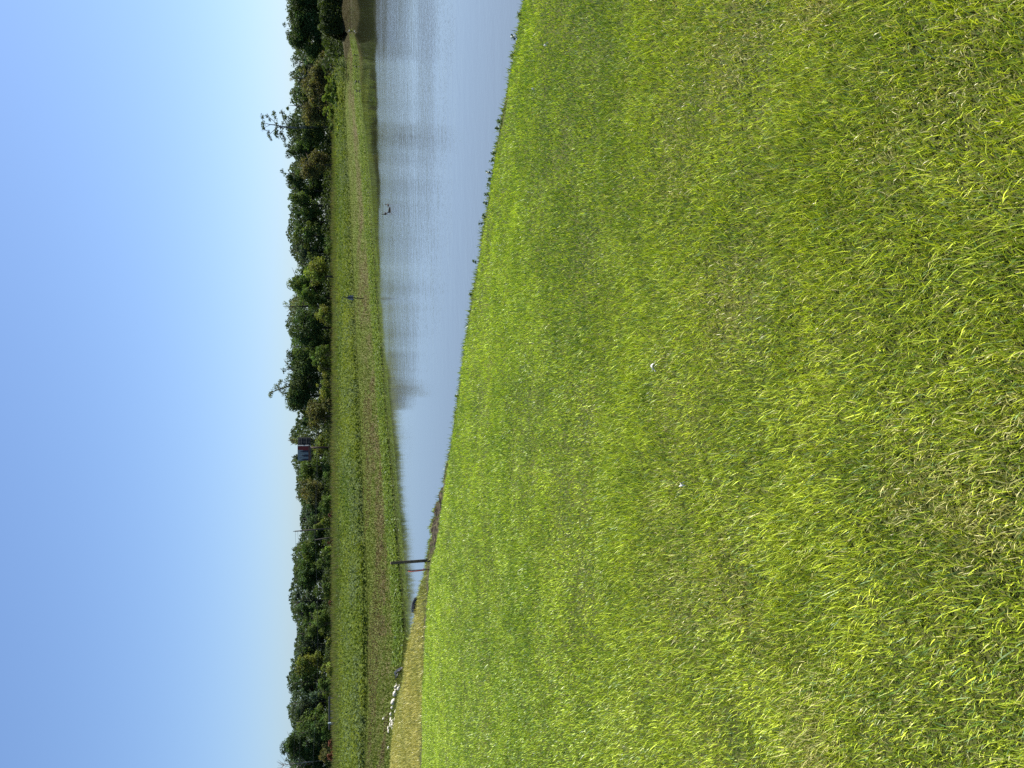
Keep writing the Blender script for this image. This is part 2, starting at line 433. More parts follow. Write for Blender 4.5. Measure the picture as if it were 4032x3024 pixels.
# ------------------------------------------------------------------ pond water
def water_mat():
    m, n, l = new_mat('pond_water')
    o = n.new('ShaderNodeOutputMaterial'); b = n.new('ShaderNodeBsdfPrincipled')
    b.inputs['Base Color'].default_value = (.052, .058, .046, 1)
    b.inputs['Roughness'].default_value = .05
    b.inputs['IOR'].default_value = 2.0
    b.inputs['Specular IOR Level'].default_value = .5
    g = n.new('ShaderNodeNewGeometry')
    # fine wind ripple and longer wavelets, both real heights in metres
    mp = n.new('ShaderNodeMapping'); mp.inputs['Rotation'].default_value = (0, 0, R(18)); mp.inputs['Scale'].default_value = (1.0, 1.9, 1)
    l.new(g.outputs['Position'], mp.inputs['Vector'])
    t1 = n.new('ShaderNodeTexNoise'); t1.inputs['Scale'].default_value = 4.6; t1.inputs['Detail'].default_value = 2
    t2 = n.new('ShaderNodeTexNoise'); t2.inputs['Scale'].default_value = .55; t2.inputs['Detail'].default_value = 2
    l.new(mp.outputs[0], t1.inputs['Vector']); l.new(mp.outputs[0], t2.inputs['Vector'])
    at = n.new('ShaderNodeAttribute'); at.attribute_name = 'Col'      # R = how much breeze reaches this spot
    pt = n.new('ShaderNodeTexNoise'); pt.inputs['Scale'].default_value = .11; pt.inputs['Detail'].default_value = 3
    mp2 = n.new('ShaderNodeMapping'); mp2.inputs['Scale'].default_value = (.45, 1.3, 1)
    l.new(g.outputs['Position'], mp2.inputs['Vector']); l.new(mp2.outputs[0], pt.inputs['Vector'])
    pr = n.new('ShaderNodeMapRange'); pr.inputs['From Min'].default_value = .38; pr.inputs['From Max'].default_value = .62
    pr.inputs['To Min'].default_value = .55; pr.inputs['To Max'].default_value = 1.25
    l.new(pt.outputs['Fac'], pr.inputs['Value'])
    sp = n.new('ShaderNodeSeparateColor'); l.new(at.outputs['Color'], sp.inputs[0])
    reflect_tint = n.new('ShaderNodeMix'); reflect_tint.data_type = 'RGBA'; l.new(sp.outputs[1], reflect_tint.inputs['Factor'])      # dark bank reflection and pale sky sheen put into the water colour
    reflect_tint.inputs[6].default_value = (.026, .030, .014, 1); reflect_tint.inputs[7].default_value = (.074, .082, .076, 1)
    l.new(reflect_tint.outputs[2], b.inputs['Base Color'])
    ma = n.new('ShaderNodeMath'); ma.operation = 'MULTIPLY'; l.new(sp.outputs[0], ma.inputs[0]); l.new(pr.outputs[0], ma.inputs[1])
    h1 = n.new('ShaderNodeMath'); h1.operation = 'MULTIPLY'; h1.inputs[1].default_value = .0105; l.new(t1.outputs['Fac'], h1.inputs[0])
    h2 = n.new('ShaderNodeMath'); h2.operation = 'MULTIPLY_ADD'; h2.inputs[1].default_value = .010; l.new(t2.outputs['Fac'], h2.inputs[0]); l.new(h1.outputs[0], h2.inputs[2])
    h3 = n.new('ShaderNodeMath'); h3.operation = 'MULTIPLY'; l.new(h2.outputs[0], h3.inputs[0]); l.new(ma.outputs[0], h3.inputs[1])
    bp = n.new('ShaderNodeBump'); bp.inputs['Strength'].default_value = 1.0; bp.inputs['Distance'].default_value = 1.0
    l.new(h3.outputs[0], bp.inputs['Height']); l.new(bp.outputs[0], b.inputs['Normal'])
    l.new(b.outputs[0], o.inputs['Surface'])
    return m
FAR_SHORE = [(-1500,1376),(-600,1378),(0,1383),(127,1385),(217,1402),(262,1404),(330,1408),(474,1421),(542,1432),(708,1446),(925,1463),(1106,1479),(1200,1484),(1380,1502),
             (1562,1513),(1800,1535),(2017,1553),(2234,1571),(2400,1586),(2532,1593),(2600,1599)]
BANK_TOP = [(-1500,1340),(-600,1342),(0,1346),(130,1350),(250,1364),(400,1358),(600,1369),(725,1376),(835,1381),(1016,1390),(1200,1397),(1400,1407),(1600,1417),(1800,1426),
            (2000,1432),(2200,1443),(2400,1449),(2600,1448),(2750,1445),(2870,1441),(3024,1437),(3600,1425),(4600,1410)]
def shore_dist(ypx):
    """ground distance Y of the far waterline along the ray column ypx"""
    v = np.interp(ypx, [a for a, _ in FAR_SHORE], [b for _, b in FAR_SHORE])
    return v
ycols = np.linspace(-1500, 4600, 620)
def wy(ypx, v, z):
    p = on_z(ypx, v, z); return p.x, p.y
# water sheet in a fan of columns, with real ripples whose height follows the breeze
CALM = [(-1500,1470),(0,1476),(300,1478),(600,1488),(925,1491),(1200,1497),(1350,1500),(1480,1530),(1800,1566),(2100,1590),(2600,1618)]   # edge of the sheltered water
wcol = np.concatenate([np.linspace(-1500, -320, 60)[:-1], np.linspace(-320, 2650, 1050), np.linspace(2650, 4600, 60)[1:]])
NR = 760
dxs, ycs, dss = [], [], []
for yp in wcol:
    p = on_z(yp, float(shore_dist(yp)), WATER)
    dxs.append(p.x / p.y); dss.append(p.y + 5.0)
    ycs.append(on_z(yp, float(np.interp(yp, [a for a, _ in CALM], [b for _, b in CALM])), WATER).y)
dxs, ycs, dss = np.array(dxs)[:, None], np.array(ycs)[:, None], np.array(dss)[:, None]
u = np.linspace(0, 1, NR)[None]
WY = np.exp(np.log(3.0) + (np.log(14.0) - np.log(3.0)) * np.clip(u/.02, 0, 1) + (np.log(dss) - np.log(14.0)) * np.clip((u-.02)/.98, 0, 1))
WX = dxs * WY
Yn = ycs * (1.03 + .11*(fbm(wcol[:, None] + 0*WY, WY*8.0, 90, 61) - .5))
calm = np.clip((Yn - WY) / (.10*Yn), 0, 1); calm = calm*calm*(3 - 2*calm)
left = np.interp(wcol, [0, 900, 1250, 1600, 2600], [1.15, 1.1, .75, .16, .10])[:, None]
nearf = np.interp(WY, [0, 19, 26, 36, 50], [.25, .3, .5, .85, 1.0])
gust = np.clip(.55 + 1.1*(fbm(WX*.5, WY*1.4, 9, 83) - .25), .4, 1.3)
BREEZE = .012 + calm * left * nearf * gust
WZ = np.zeros_like(WX)
wr = np.random.default_rng(12)
for lam, amp, k in ((2.3, .0055, 5), (1.05, .0058, 6), (.55, .0040, 7)):
    for j in range(k):
        th = R(108) + wr.normal() * .55                       # wind blowing roughly from the far right bank
        l_ = lam * (.8 + .4*wr.random()); ph = wr.random()*6.28
        WZ += amp / math.sqrt(k) * np.sin(2*np.pi/l_ * (WX*math.cos(th) + WY*math.sin(th)) + ph + 1.6*fbm(WX, WY, 3.1, 200 + j))
WZ = WATER + WZ * BREEZE * .20
idx = np.arange(len(wcol)*NR).reshape(len(wcol), NR)
quads = np.stack([idx[:-1, :-1], idx[:-1, 1:], idx[1:, 1:], idx[1:, :-1]], -1).reshape(-1, 4)[:, ::-1]
M_WATER = water_mat()
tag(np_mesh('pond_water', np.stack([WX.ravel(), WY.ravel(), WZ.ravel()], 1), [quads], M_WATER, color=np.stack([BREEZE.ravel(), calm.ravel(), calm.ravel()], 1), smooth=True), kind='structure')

# ------------------------------------------------------------------ far bank and field: one heightfield in fan columns
BANK_Z = -1.9
TREE_Y = 186.0
def col_profile(yp):
    """list of (Y, z, t) from under the water to the tree line; t: 0 shore, 1 bank top, 2 trees"""
    v0 = float(shore_dist(yp)); p0 = on_z(yp, v0, WATER)
    zb = BANK_Z + (.25 if yp < 130 else 0)
    vb = float(np.interp(yp, [a for a, _ in BANK_TOP], [b for _, b in BANK_TOP]))
    p1 = on_z(yp, vb, zb)
    zs, ys = WATER, p0.y
    if yp > 2500:                                    # head of the pond: a gully climbs away to the left
        k = min(1.0, (yp - 2500) / 500.0)
        zs = WATER + 1.25 * k
        ys = on_z(yp, 1597 - 38 * k, zs).y
    y1 = max(p1.y, ys + 4)
    pr = [(ys - 9, zs - 1.0 * (1 if yp < 2520 else .1), -.5), (ys, zs - .02, 0.0)]
    for k in (.04, .1, .2, .35, .5, .65, .8, .92, 1.0):
        e = k**.85
        pr.append((ys + (y1 - ys)*k, zs + .10 + (zb - zs - .10)*e, k))
    yt = max(TREE_Y, y1 + 25)
    for k in (.06, .15, .3, .5, .75, 1.0):
        pr.append((y1 + (yt - y1)*k, zb + (-.35 - zb)*k**.8, 1 + k))
    pr += [(yt + 60, -.2, 2.3), (yt + 400, 0, 2.6), (3500, 0, 3)]
    return p0.x / p0.y, pr
def far_mat():
    m, n, l = new_mat('mown_far_bank')
    o = n.new('ShaderNodeOutputMaterial'); b = n.new('ShaderNodeBsdfPrincipled')
    b.inputs['Roughness'].default_value = .95; b.inputs['Specular IOR Level'].default_value = .05
    uv = n.new('ShaderNodeUVMap'); uv.uv_map = 'UVMap'
    g = n.new('ShaderNodeNewGeometry')
    mp = n.new('ShaderNodeMapping'); mp.inputs['Scale'].default_value = (.42, 3.2, 1)
    l.new(uv.outputs[0], mp.inputs['Vector'])
    t1 = n.new('ShaderNodeTexNoise'); t1.inputs['Scale'].default_value = 1.3; t1.inputs['Detail'].default_value = 5
    l.new(mp.outputs[0], t1.inputs['Vector'])
    t2 = n.new('ShaderNodeTexNoise'); t2.inputs['Scale'].default_value = 2.5; t2.inputs['Detail'].default_value = 6
    l.new(g.outputs['Position'], t2.inputs['Vector'])
    sx = n.new('ShaderNodeSeparateXYZ'); l.new(uv.outputs[0], sx.inputs[0])
    band = n.new('ShaderNodeValToRGB'); e = band.color_ramp.elements       # straw lies in a band above the waterline weeds
    e[0].position = .08; e[0].color = (.1, .1, .1, 1); e[1].position = .30; e[1].color = (1, 1, 1, 1)
    x = band.color_ramp.elements.new(.5); x.color = (.85, .85, .85, 1)
    x = band.color_ramp.elements.new(.85); x.color = (.25, .25, .25, 1)
    l.new(sx.outputs['Y'], band.inputs[0])
    a1 = n.new('ShaderNodeMath'); a1.operation = 'MULTIPLY_ADD'; a1.inputs[1].default_value = .75; a1.inputs[2].default_value = -.28
    l.new(t2.outputs['Fac'], a1.inputs[0])
    a2 = n.new('ShaderNodeMath'); a2.operation = 'MULTIPLY_ADD'; a2.inputs[1].default_value = .9; l.new(t1.outputs['Fac'], a2.inputs[0]); l.new(a1.outputs[0], a2.inputs[2])
    r = n.new('ShaderNodeMapRange'); r.inputs['From Min'].default_value = .42; r.inputs['From Max'].default_value = .62
    l.new(a2.outputs[0], r.inputs['Value'])
    mu = n.new('ShaderNodeMath'); mu.operation = 'MULTIPLY'; l.new(r.outputs[0], mu.inputs[0]); l.new(band.outputs[0], mu.inputs[1])
    gr = n.new('ShaderNodeValToRGB'); e = gr.color_ramp.elements
    e[0].position = .3; e[0].color = (.045, .070, .013, 1); e[1].position = .7; e[1].color = (.092, .115, .022, 1)
    l.new(t2.outputs['Fac'], gr.inputs[0])
    mx = n.new('ShaderNodeMix'); mx.data_type = 'RGBA'
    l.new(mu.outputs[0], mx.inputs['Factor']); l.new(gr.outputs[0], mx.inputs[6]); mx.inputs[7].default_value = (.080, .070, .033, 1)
    sr = n.new('ShaderNodeMapRange'); sr.inputs['From Min'].default_value = 31.7; sr.inputs['From Max'].default_value = 32.5   # leaf litter under the right-hand trees, with their shade put into its colour
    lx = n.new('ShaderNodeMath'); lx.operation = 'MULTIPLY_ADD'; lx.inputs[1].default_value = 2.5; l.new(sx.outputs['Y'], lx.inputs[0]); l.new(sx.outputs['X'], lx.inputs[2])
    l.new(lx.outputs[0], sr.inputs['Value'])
    litter_shade = n.new('ShaderNodeMix'); litter_shade.data_type = 'RGBA'; l.new(sr.outputs[0], litter_shade.inputs['Factor']); l.new(mx.outputs[2], litter_shade.inputs[6]); litter_shade.inputs[7].default_value = (.034, .031, .014, 1)
    l.new(litter_shade.outputs[2], b.inputs['Base Color'])
    bp = n.new('ShaderNodeBump'); bp.inputs['Strength'].default_value = .7; bp.inputs['Distance'].default_value = .25
    l.new(t2.outputs['Fac'], bp.inputs['Height']); l.new(bp.outputs[0], b.inputs['Normal'])
    l.new(b.outputs[0], o.inputs['Surface'])
    return m
fv, fuv = [], []
PROF = []
for yp in ycols:
    dx, pr = col_profile(yp)
    PROF.append((dx, np.array([p[0] for p in pr]), np.array([p[1] for p in pr]), np.array([p[2] for p in pr])))
    for (Y, z, t) in pr:
        fv.append((dx*Y, Y, z)); fuv.append((dx*70, t))
npr = len(PROF[0][1])
idx = np.arange(len(ycols)*npr).reshape(len(ycols), npr)
quads = np.stack([idx[:-1, :-1], idx[:-1, 1:], idx[1:, 1:], idx[1:, :-1]], -1).reshape(-1, 4)[:, ::-1]
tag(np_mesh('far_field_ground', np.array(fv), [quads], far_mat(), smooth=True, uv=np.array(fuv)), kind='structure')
def far_point(yp, t):
    """world point on the far ground: column ypx, profile coordinate t (0 shore, 1 bank top, 2 trees)"""
    k = int(np.clip((yp + 1500) / 6100 * 619, 0, 619))
    dx, Y, Z, T = PROF[k]
    y = np.interp(t, T, Y); z = np.interp(t, T, Z)
    return dx*y, y, z
def far_points(yp, t):
    k = np.clip((yp + 1500) / 6100 * 619, 0, 618.999); i = k.astype(int); f = k - i
    DX = np.array([p[0] for p in PROF]); YY = np.array([p[1] for p in PROF]); ZZ = np.array([p[2] for p in PROF]); T = PROF[0][3]
    def at(i):
        j = np.clip(np.searchsorted(T, t, side='right') - 1, 0, len(T)-2)
        u = (t - T[j]) / (T[j+1] - T[j])
        return YY[i, j]*(1-u) + YY[i, j+1]*u, ZZ[i, j]*(1-u) + ZZ[i, j+1]*u
    y0, z0 = at(i); y1, z1 = at(i+1)
    y = y0*(1-f) + y1*f; z = z0*(1-f) + z1*f; dx = DX[i]*(1-f) + DX[i+1]*f
    return dx*y, y, z
def far_z(x, y):
    """ground height at a world point beyond the pond"""
    DX = np.array([p[0] for p in PROF][::-1])
    k = int(np.clip(np.searchsorted(DX, x / y), 0, 619))
    p = PROF[619 - k]
    return float(np.interp(y, p[1], p[2]))

# leaf cards: quads with a chosen spread of directions
def leaf_mesh(name, P, size, col, mat, parent=None, upbias=.3, outward=None, aspect=.55):
    n = len(P)
    nrm = rng.normal(size=(n, 3)); nrm[:, 2] += upbias*2
    if outward is not None: nrm += outward * 1.2
    nrm /= np.linalg.norm(nrm, axis=1)[:, None]
    r = rng.normal(size=(n, 3)); a = np.cross(nrm, r); a /= np.linalg.norm(a, axis=1)[:, None] + 1e-9
    b = np.cross(nrm, a)
    s = size[:, None]
    V = np.stack([P - a*s*.5, P + b*s*aspect*.5, P + a*s*.5, P - b*s*aspect*.5], 1).reshape(-1, 3)
    F = np.arange(n*4, dtype=np.int32).reshape(n, 4)
    return np_mesh(name, V, [F], mat, parent, np.repeat(col.astype(np.float32), 4, 0))

# far mown grass: short tufts that catch the light
n = 90000
yp = -300 + 3700*rng.random(n); t = .03 + .97*rng.random(n)
x, y, z = far_points(yp, t)
straw = (fbm(x*.45, y*.9, 3.0, 12) + .55*(fbm(x, y, 15, 13) - .5) > .49 + .35*np.abs(t - .38)) & (t > .06) & (rng.random(n) < .75)
c = lerp3((.048, .078, .013), (.105, .132, .024), rng.random(n)); c[straw] = lerp3((.055, .045, .024), (.115, .092, .048), rng.random(straw.sum()))
litter_shade = (x/y*70 + 2.5*t) > 32.0; c[litter_shade] = lerp3((.028, .027, .012), (.068, .060, .026), rng.random(litter_shade.sum()))  # litter tufts, coloured darker to carry the tree shade
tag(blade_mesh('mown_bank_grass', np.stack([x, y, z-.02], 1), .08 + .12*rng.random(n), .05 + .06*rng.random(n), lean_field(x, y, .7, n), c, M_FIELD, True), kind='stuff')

n = 30000
yp = 2480 + 1000*rng.random(n); t = -.5 + .56*rng.random(n)
x, y, z = far_points(yp, t); k = z > WATER + .02; x, y, z = x[k], y[k], z[k]; n = len(x)
c = lerp3((.05, .08, .018), (.11, .125, .035), np.clip(fbm(x, y, 3, 52) + (rng.random(n)-.5)*.7, 0, 1))
tag(blade_mesh('gully_grass', np.stack([x, y, z-.02], 1), .12 + .2*rng.random(n), .04 + .05*rng.random(n), lean_field(x, y, .7, n), c, M_FIELD, True), kind='stuff')
# weeds along the far waterline
n = 26000
yp = -200 + 2820*rng.random(n); t = -.01 + .16*rng.random(n)**1.3
x, y, z = far_points(yp, t)
k = rng.random(n) < np.interp(yp, [-200, 100, 180, 2650], [.02, .05, 1, 1]); yp, x, y, z = yp[k], x[k], y[k], z[k]; n = len(x)
c = lerp3((.07, .125, .018), (.165, .225, .05), np.clip(fbm(x, y, 2.5, 15)*.8 + rng.random(n)*.5 - .1, 0, 1))
k = rng.random(n) < .07; c[k] = (.22, .26, .15)
tag(leaf_mesh('shoreline_weeds', np.stack([x, y, z + .02 + .22*rng.random(n)], 1), .10 + .13*rng.random(n), c, M_FIELD, upbias=.6), kind='stuff')

# tall weeds and grasses of the unmown field
n = 170000
yp = -450 + 4000*rng.random(n); u = rng.random(n)
t = 1.0 + u**1.7
k = (yp > 230) | (t > 1.5); yp, t = yp[k], t[k]; n = len(yp)
x, y, z = far_points(yp, t)
lump = fbm(x, y, 4.5, 23); fam = fbm(x, y*.6, 9, 29)
hgt = (.80 + .75*lump) * np.clip(.5 + (t - 1.0)*30, .5, 1)
hgt *= np.interp(t, [1, 1.3, 1.6, 2], [1, .95, .95, 1.05])
q = rng.random(n)**.7
c = lerp3((.046, .086, .014), (.150, .190, .032), np.clip(fam*1.3 - .1 + (rng.random(n)-.5)*.7, 0, 1))
grey = (fbm(x, y, 3.0, 37) > .58); c[grey] = lerp3((.07, .105, .035), (.125, .165, .065), rng.random(grey.sum()))
brown = (t > 1.35) & (rng.random(n) < np.interp(t, [1.35, 1.7, 2.0], [.05, .45, .65])); c[brown] = lerp3((.075, .075, .035), (.145, .135, .070), rng.random(brown.sum()))
leaf = t < 1.3 + .2*rng.random(n)
P = np.stack([x, y, z + hgt*q], 1)
tag(leaf_mesh('tall_field_weeds', P[leaf], (.16 + .2*rng.random(n))[leaf], c[leaf], M_FIELD, upbias=.5), kind='stuff')
s = ~leaf; m_ = s.sum()
tag(blade_mesh('tall_field_grass', np.stack([x, y, z], 1)[s], (hgt*(.7 + .6*rng.random(n)))[s], (.05 + .07*rng.random(n))[s], lean_field(x[s], y[s], .4, m_), c[s], M_FIELD, False), kind='stuff')

# ------------------------------------------------------------------ trees and bushes
DARK, MID, YEL, BRN, PALE, BLUE = (.034,.060,.018), (.058,.092,.022), (.100,.125,.026), (.074,.078,.028), (.105,.130,.062), (.045,.068,.040)
GX = TREE_Y
def crown(parent, name, centre, rx, ry, rz, col, seed, nclump, leaves, lsize, gap=0.0, droop=0.0, blobs=None):
    r_ = np.random.default_rng(seed)
    C = []
    # a few unequal lobes make the outline; sprays along the rim keep it ragged
    nl = 3 + int(r_.random()*3)
    lobes = [(np.array([0, 0, rz*.12]), np.array([rx*.78, ry*.8, rz*.88]))]
    for i in range(nl):
        a = r_.random()*6.28; zc = rz*(-.55 + 1.0*r_.random())
        k = .40 + .22*r_.random()
        lobes.append((np.array([math.cos(a)*rx*.58, math.sin(a)*ry*.5, zc]), np.array([rx*k, ry*k, rz*k*.85])))
    for i in range(nclump):
        c0, rr = lobes[i % len(lobes)]
        d = r_.normal(size=3); d /= np.linalg.norm(d)
        p = c0 + d*rr*(.88*r_.random()**.42)
        p[2] = min(max(p[2], -rz*.95), rz*.9)
        C.append((p, (.20 + .18*r_.random()) * min(rx, rz*1.1) * (1 - gap*.45)))
    for i in range(int(nclump*.9)):
        c0, rr = lobes[int(r_.random()*len(lobes))]
        d = r_.normal(size=3); d /= np.linalg.norm(d)
        p = c0 + d*rr*(.84 + .17*r_.random()); p[2] = min(max(p[2], -rz*.95), rz*.98)
        C.append((p, (.10 + .09*r_.random()) * min(rx, rz*1.1)))
    big_ = sum(rc**2 for _, rc in C)
    Ps, Ns, Cs, Ss = [], [], [], []
    for p, rc in C:
        k = max(6, int(leaves * rc**2 / big_))
        d = r_.normal(size=(k, 3)); d /= np.linalg.norm(d, axis=1)[:, None]
        q = (.45 + .6*r_.random(k))[:, None]
        off = d * rc * q * np.array([1.15, 1.0, .85])
        if droop: off[:, 2] -= droop * rc * np.abs(r_.random(k))
        Ps.append(p + off); Ns.append(d)
        tint = .85 + .8*r_.random()
        warm = 1 + .35*(r_.random() - .5)
        cc = np.array(col) * tint * np.array([warm, 1.0, 1.0]) * (1.25 if r_.random() < .22 else 1.0)
        Cs.append(cc[None] * (.7 + .6*r_.random((k, 1))))
        Ss.append(lsize * (.6 + .8*r_.random(k)))
    P = np.concatenate(Ps) + np.array(centre)
    return leaf_mesh(name, P, np.concatenate(Ss), np.concatenate(Cs), M_LEAF, parent, upbias=.25, outward=np.concatenate(Ns), aspect=.6)
def tree(ypx, topv, hw, Y, col, label, seed, base=None, dens=1.0, style='full', name='broadleaf_tree', group='trees along the far side of the field', lsize=.38, bark=None):
    """ypx: column, topv: photo row of its top, hw: half width in photo pixels, Y: distance"""
    top = at_y(ypx, topv, Y)
    g = far_z(top.x, Y)
    H = top.z - g; W = hw * px_at(Y) * 1.38
    t = empty(name, (top.x, Y, g - .05), label, 'tree', group)
    r_ = random.Random(seed)
    m = MB()
    lean = (r_.random()-.5)*.8
    pth = [(0,0,0), (lean*.3, .1, H*.3), (lean*.6, 0, H*.6), (lean, -.1, H*.9)]
    rb = .10 + .014*H
    m.tube(pth, [rb*1.25, rb, rb*.6, rb*.15], 7)
    nl = 6 if style != 'sparse' else 9
    for i in range(nl):
        a = r_.random()*6.28; z0 = H*(.3 + .5*i/nl); L = W*(.55 + .4*r_.random())
        x0 = lean*z0/H
        m.tube([(x0,0,z0), (x0+math.cos(a)*L*.5, math.sin(a)*L*.5, z0+H*.07), (x0+math.cos(a)*L, math.sin(a)*L, z0+H*.13)], [rb*.45, rb*.28, rb*.08], 5)
    m.build('trunk', bark or M_BARK, t, True)
    if style == 'full':
        crown(t, 'crown', (lean*.5, 0, H*.53), W, W*.8, H*.47, col, seed, int(26 + W*5), int(6500*dens*max(.7, W*H/45)), lsize)
    elif style == 'sparse':
        crown(t, 'crown', (lean*.6, 0, H*.56), W, W*.8, H*.44, col, seed, 18, int(2200*dens), lsize*.9, gap=.6)
    elif style == 'feathery':
        crown(t, 'crown', (lean*.6, 0, H*.56), W, W*.8, H*.44, col, seed, 26, int(3600*dens), lsize*.7, gap=.35, droop=.8)
    return t
# (column, top row, half width px, distance, colour, style, density, label)
TREES = [
 (40,1104,62,178,DARK,'full',1.3,'big dense dark tree at the right end of the tree line, over the shaded bank'),
 (112,1106,50,179,DARK,'full',1.2,'dark broad tree second from the right end, its crown hanging over the shade'),
 (-90,1108,70,179,DARK,'full',1.0,'dark tree cut by the right edge of the photo'),
 (190,1158,44,181,MID,'full',1.2,'low mid green tree in the dip left of the big dark right-hand trees'),
 (246,1141,32,196,BLUE,'full',1,'bluish dark tree standing behind the brown-tinged trees on the right'),
 (262,1186,42,170,BRN,'full',1,'olive brown tree in front of the bluish dark tree on the right'),
 (305,1132,36,192,BRN,'full',1,'brown-tinged tree with rusty upper leaves on the right'),
 (360,1130,34,196,DARK,'full',1,'dark tree with small gaps in its top right of the tall ragged tree'),
 (352,1175,44,172,BRN,'full',1.1,'wide brownish tree in front, below the dark gap-topped tree'),
 (410,1114,26,194,DARK,'sparse',1.1,'thin open-topped tree just right of the tall ragged tree'),
 (425,1160,40,178,BRN,'full',1,'brownish olive tree under the open-topped one on the right'),
 (545,1128,44,186,MID,'full',1.1,'mid green tree at the left foot of the tall ragged tree'),
 (598,1115,36,190,DARK,'full',1,'dark tree with loose edge left of the tall ragged tree'),
 (676,1106,38,188,DARK,'full',1,'dark tree with a pointed tuft leaning left, above the flying dark bird'),
 (640,1165,44,176,BRN,'full',1,'olive brown tree in front of the dark pointed-tuft tree'),
 (745,1127,34,190,DARK,'full',1.1,'dark dense tree right of the notch above the ducks'),
 (802,1121,34,186,MID,'full',1,'open-topped mid green tree straight above the three ducks'),
 (866,1134,36,188,DARK,'full',1,'dark tree left of the open-topped tree above the ducks'),
 (926,1133,36,186,MID,'full',1,'mid green flat-topped tree right of the grey-green one'),
 (988,1126,40,190,BLUE,'full',1,'grey-green rounded tree between the ducks and the small sign'),
 (1040,1162,36,186,DARK,'full',1,'low dark tree in the dip left of the grey-green rounded tree'),
 (1102,1118,44,184,MID,'full',1.15,'rounded mid green tree above and right of the small sign'),
 (1085,1195,46,168,YEL,'full',1,'yellow green bushy tree in front of the rounded tree by the sign'),
 (1200,1091,46,194,PALE,'feathery',1.2,'pale feathery tree rising behind the small sign'),
 (1170,1160,40,180,MID,'full',1,'mid green tree directly behind the small sign'),
 (1288,1124,52,180,DARK,'full',1.4,'dense dark round tree left of the pale feathery tree'),
 (1365,1135,40,184,MID,'full',1,'mid green tree at the right foot of the tallest clump'),
 (1408,1098,46,188,DARK,'full',1.1,'dark shoulder tree of the tallest clump, on its right'),
 (1458,1077,54,186,DARK,'full',1.3,'tall dark tree in the middle of the tallest clump'),
 (1560,1112,56,186,DARK,'full',1.2,'sloping dark tree on the left flank of the tallest clump'),
 (1612,1158,32,190,MID,'sparse',1.4,'thin tree with sky showing through left of the tallest clump'),
 (1652,1159,28,192,DARK,'sparse',1.2,'thin dark tree between the tallest clump and the billboard'),
 (1640,1200,44,178,BRN,'full',1,'low olive tree in front of the thin trees right of the billboard'),
 (1735,1112,36,205,PALE,'feathery',1.0,'pale airy tree standing behind the billboard'),
 (1795,1140,26,200,DARK,'sparse',1.6,'dark tree just left of the billboard'),
 (1838,1160,36,190,MID,'full',1,'mid green tree left of the billboard, lower than its neighbours'),
 (1760,1225,44,186,YEL,'full',1,'yellowish low tree standing behind the billboard post'),
 (1925,1152,46,186,BRN,'full',.9,'brownish open-crowned tree midway between billboard and utility pole'),
 (1990,1186,36,188,DARK,'full',1,'low dark tree in the dip right of the utility pole'),
 (2038,1167,30,194,BLUE,'full',.9,'bluish tree with a lacy top right of the utility pole'),
 (2090,1182,40,190,DARK,'full',1,'dark tree directly behind the utility pole'),
 (2160,1142,40,190,MID,'full',.9,'open mid green tree left of the leaning short pole'),
 (2232,1143,40,188,MID,'feathery',1.5,'tree with fine brushy top left of the open mid green tree'),
 (2290,1142,38,186,DARK,'full',1.1,'dark tree behind the wooden stake, right of the low dip'),
 (2372,1130,34,192,BLUE,'sparse',1.6,'dark bluish tree poking above its neighbours left of the stakes'),
 (2420,1140,34,188,DARK,'full',1,'dark tree right of the dip on the left half'),
 (2455,1172,36,180,MID,'full',1,'bright sided mid green tree filling the dip on the left half'),
 (2498,1156,30,190,DARK,'full',1,'dark narrow tree left of the dip'),
 (2548,1153,36,190,BLUE,'full',1,'bluish green tree over the two rounded bushes'),
 (2600,1140,30,188,MID,'full',1,'mid green tree right of the golden-tinged tree'),
 (2634,1135,34,184,YEL,'full',1,'golden-tinged tree over the larger rounded bush'),
 (2694,1129,38,190,DARK,'full',1,'dark tree with open top left of the golden-tinged tree'),
 (2780,1121,52,186,BLUE,'full',1.2,'broad grey-green tree above the guardrail'),
 (2850,1150,42,182,MID,'full',1,'mid green tree above the pale grey post'),
 (2942,1094,46,184,DARK,'full',1.3,'tall dark tree near the left end, highest on the left side'),
 (2890,1160,40,178,DARK,'full',1,'dark tree at the right foot of the tall left tree'),
 (3020,1135,44,184,DARK,'full',1,'dark tree cut by the left edge of the photo'),
 (3120,1125,60,186,MID,'full',.9,'mid green tree just past the left edge of the photo'),
]
for i, (yc, tv, hw, Y, c, st, dn, lab) in enumerate(TREES):
    tree(yc, tv, hw, Y, c, lab, 100 + i, dens=dn, style=st)

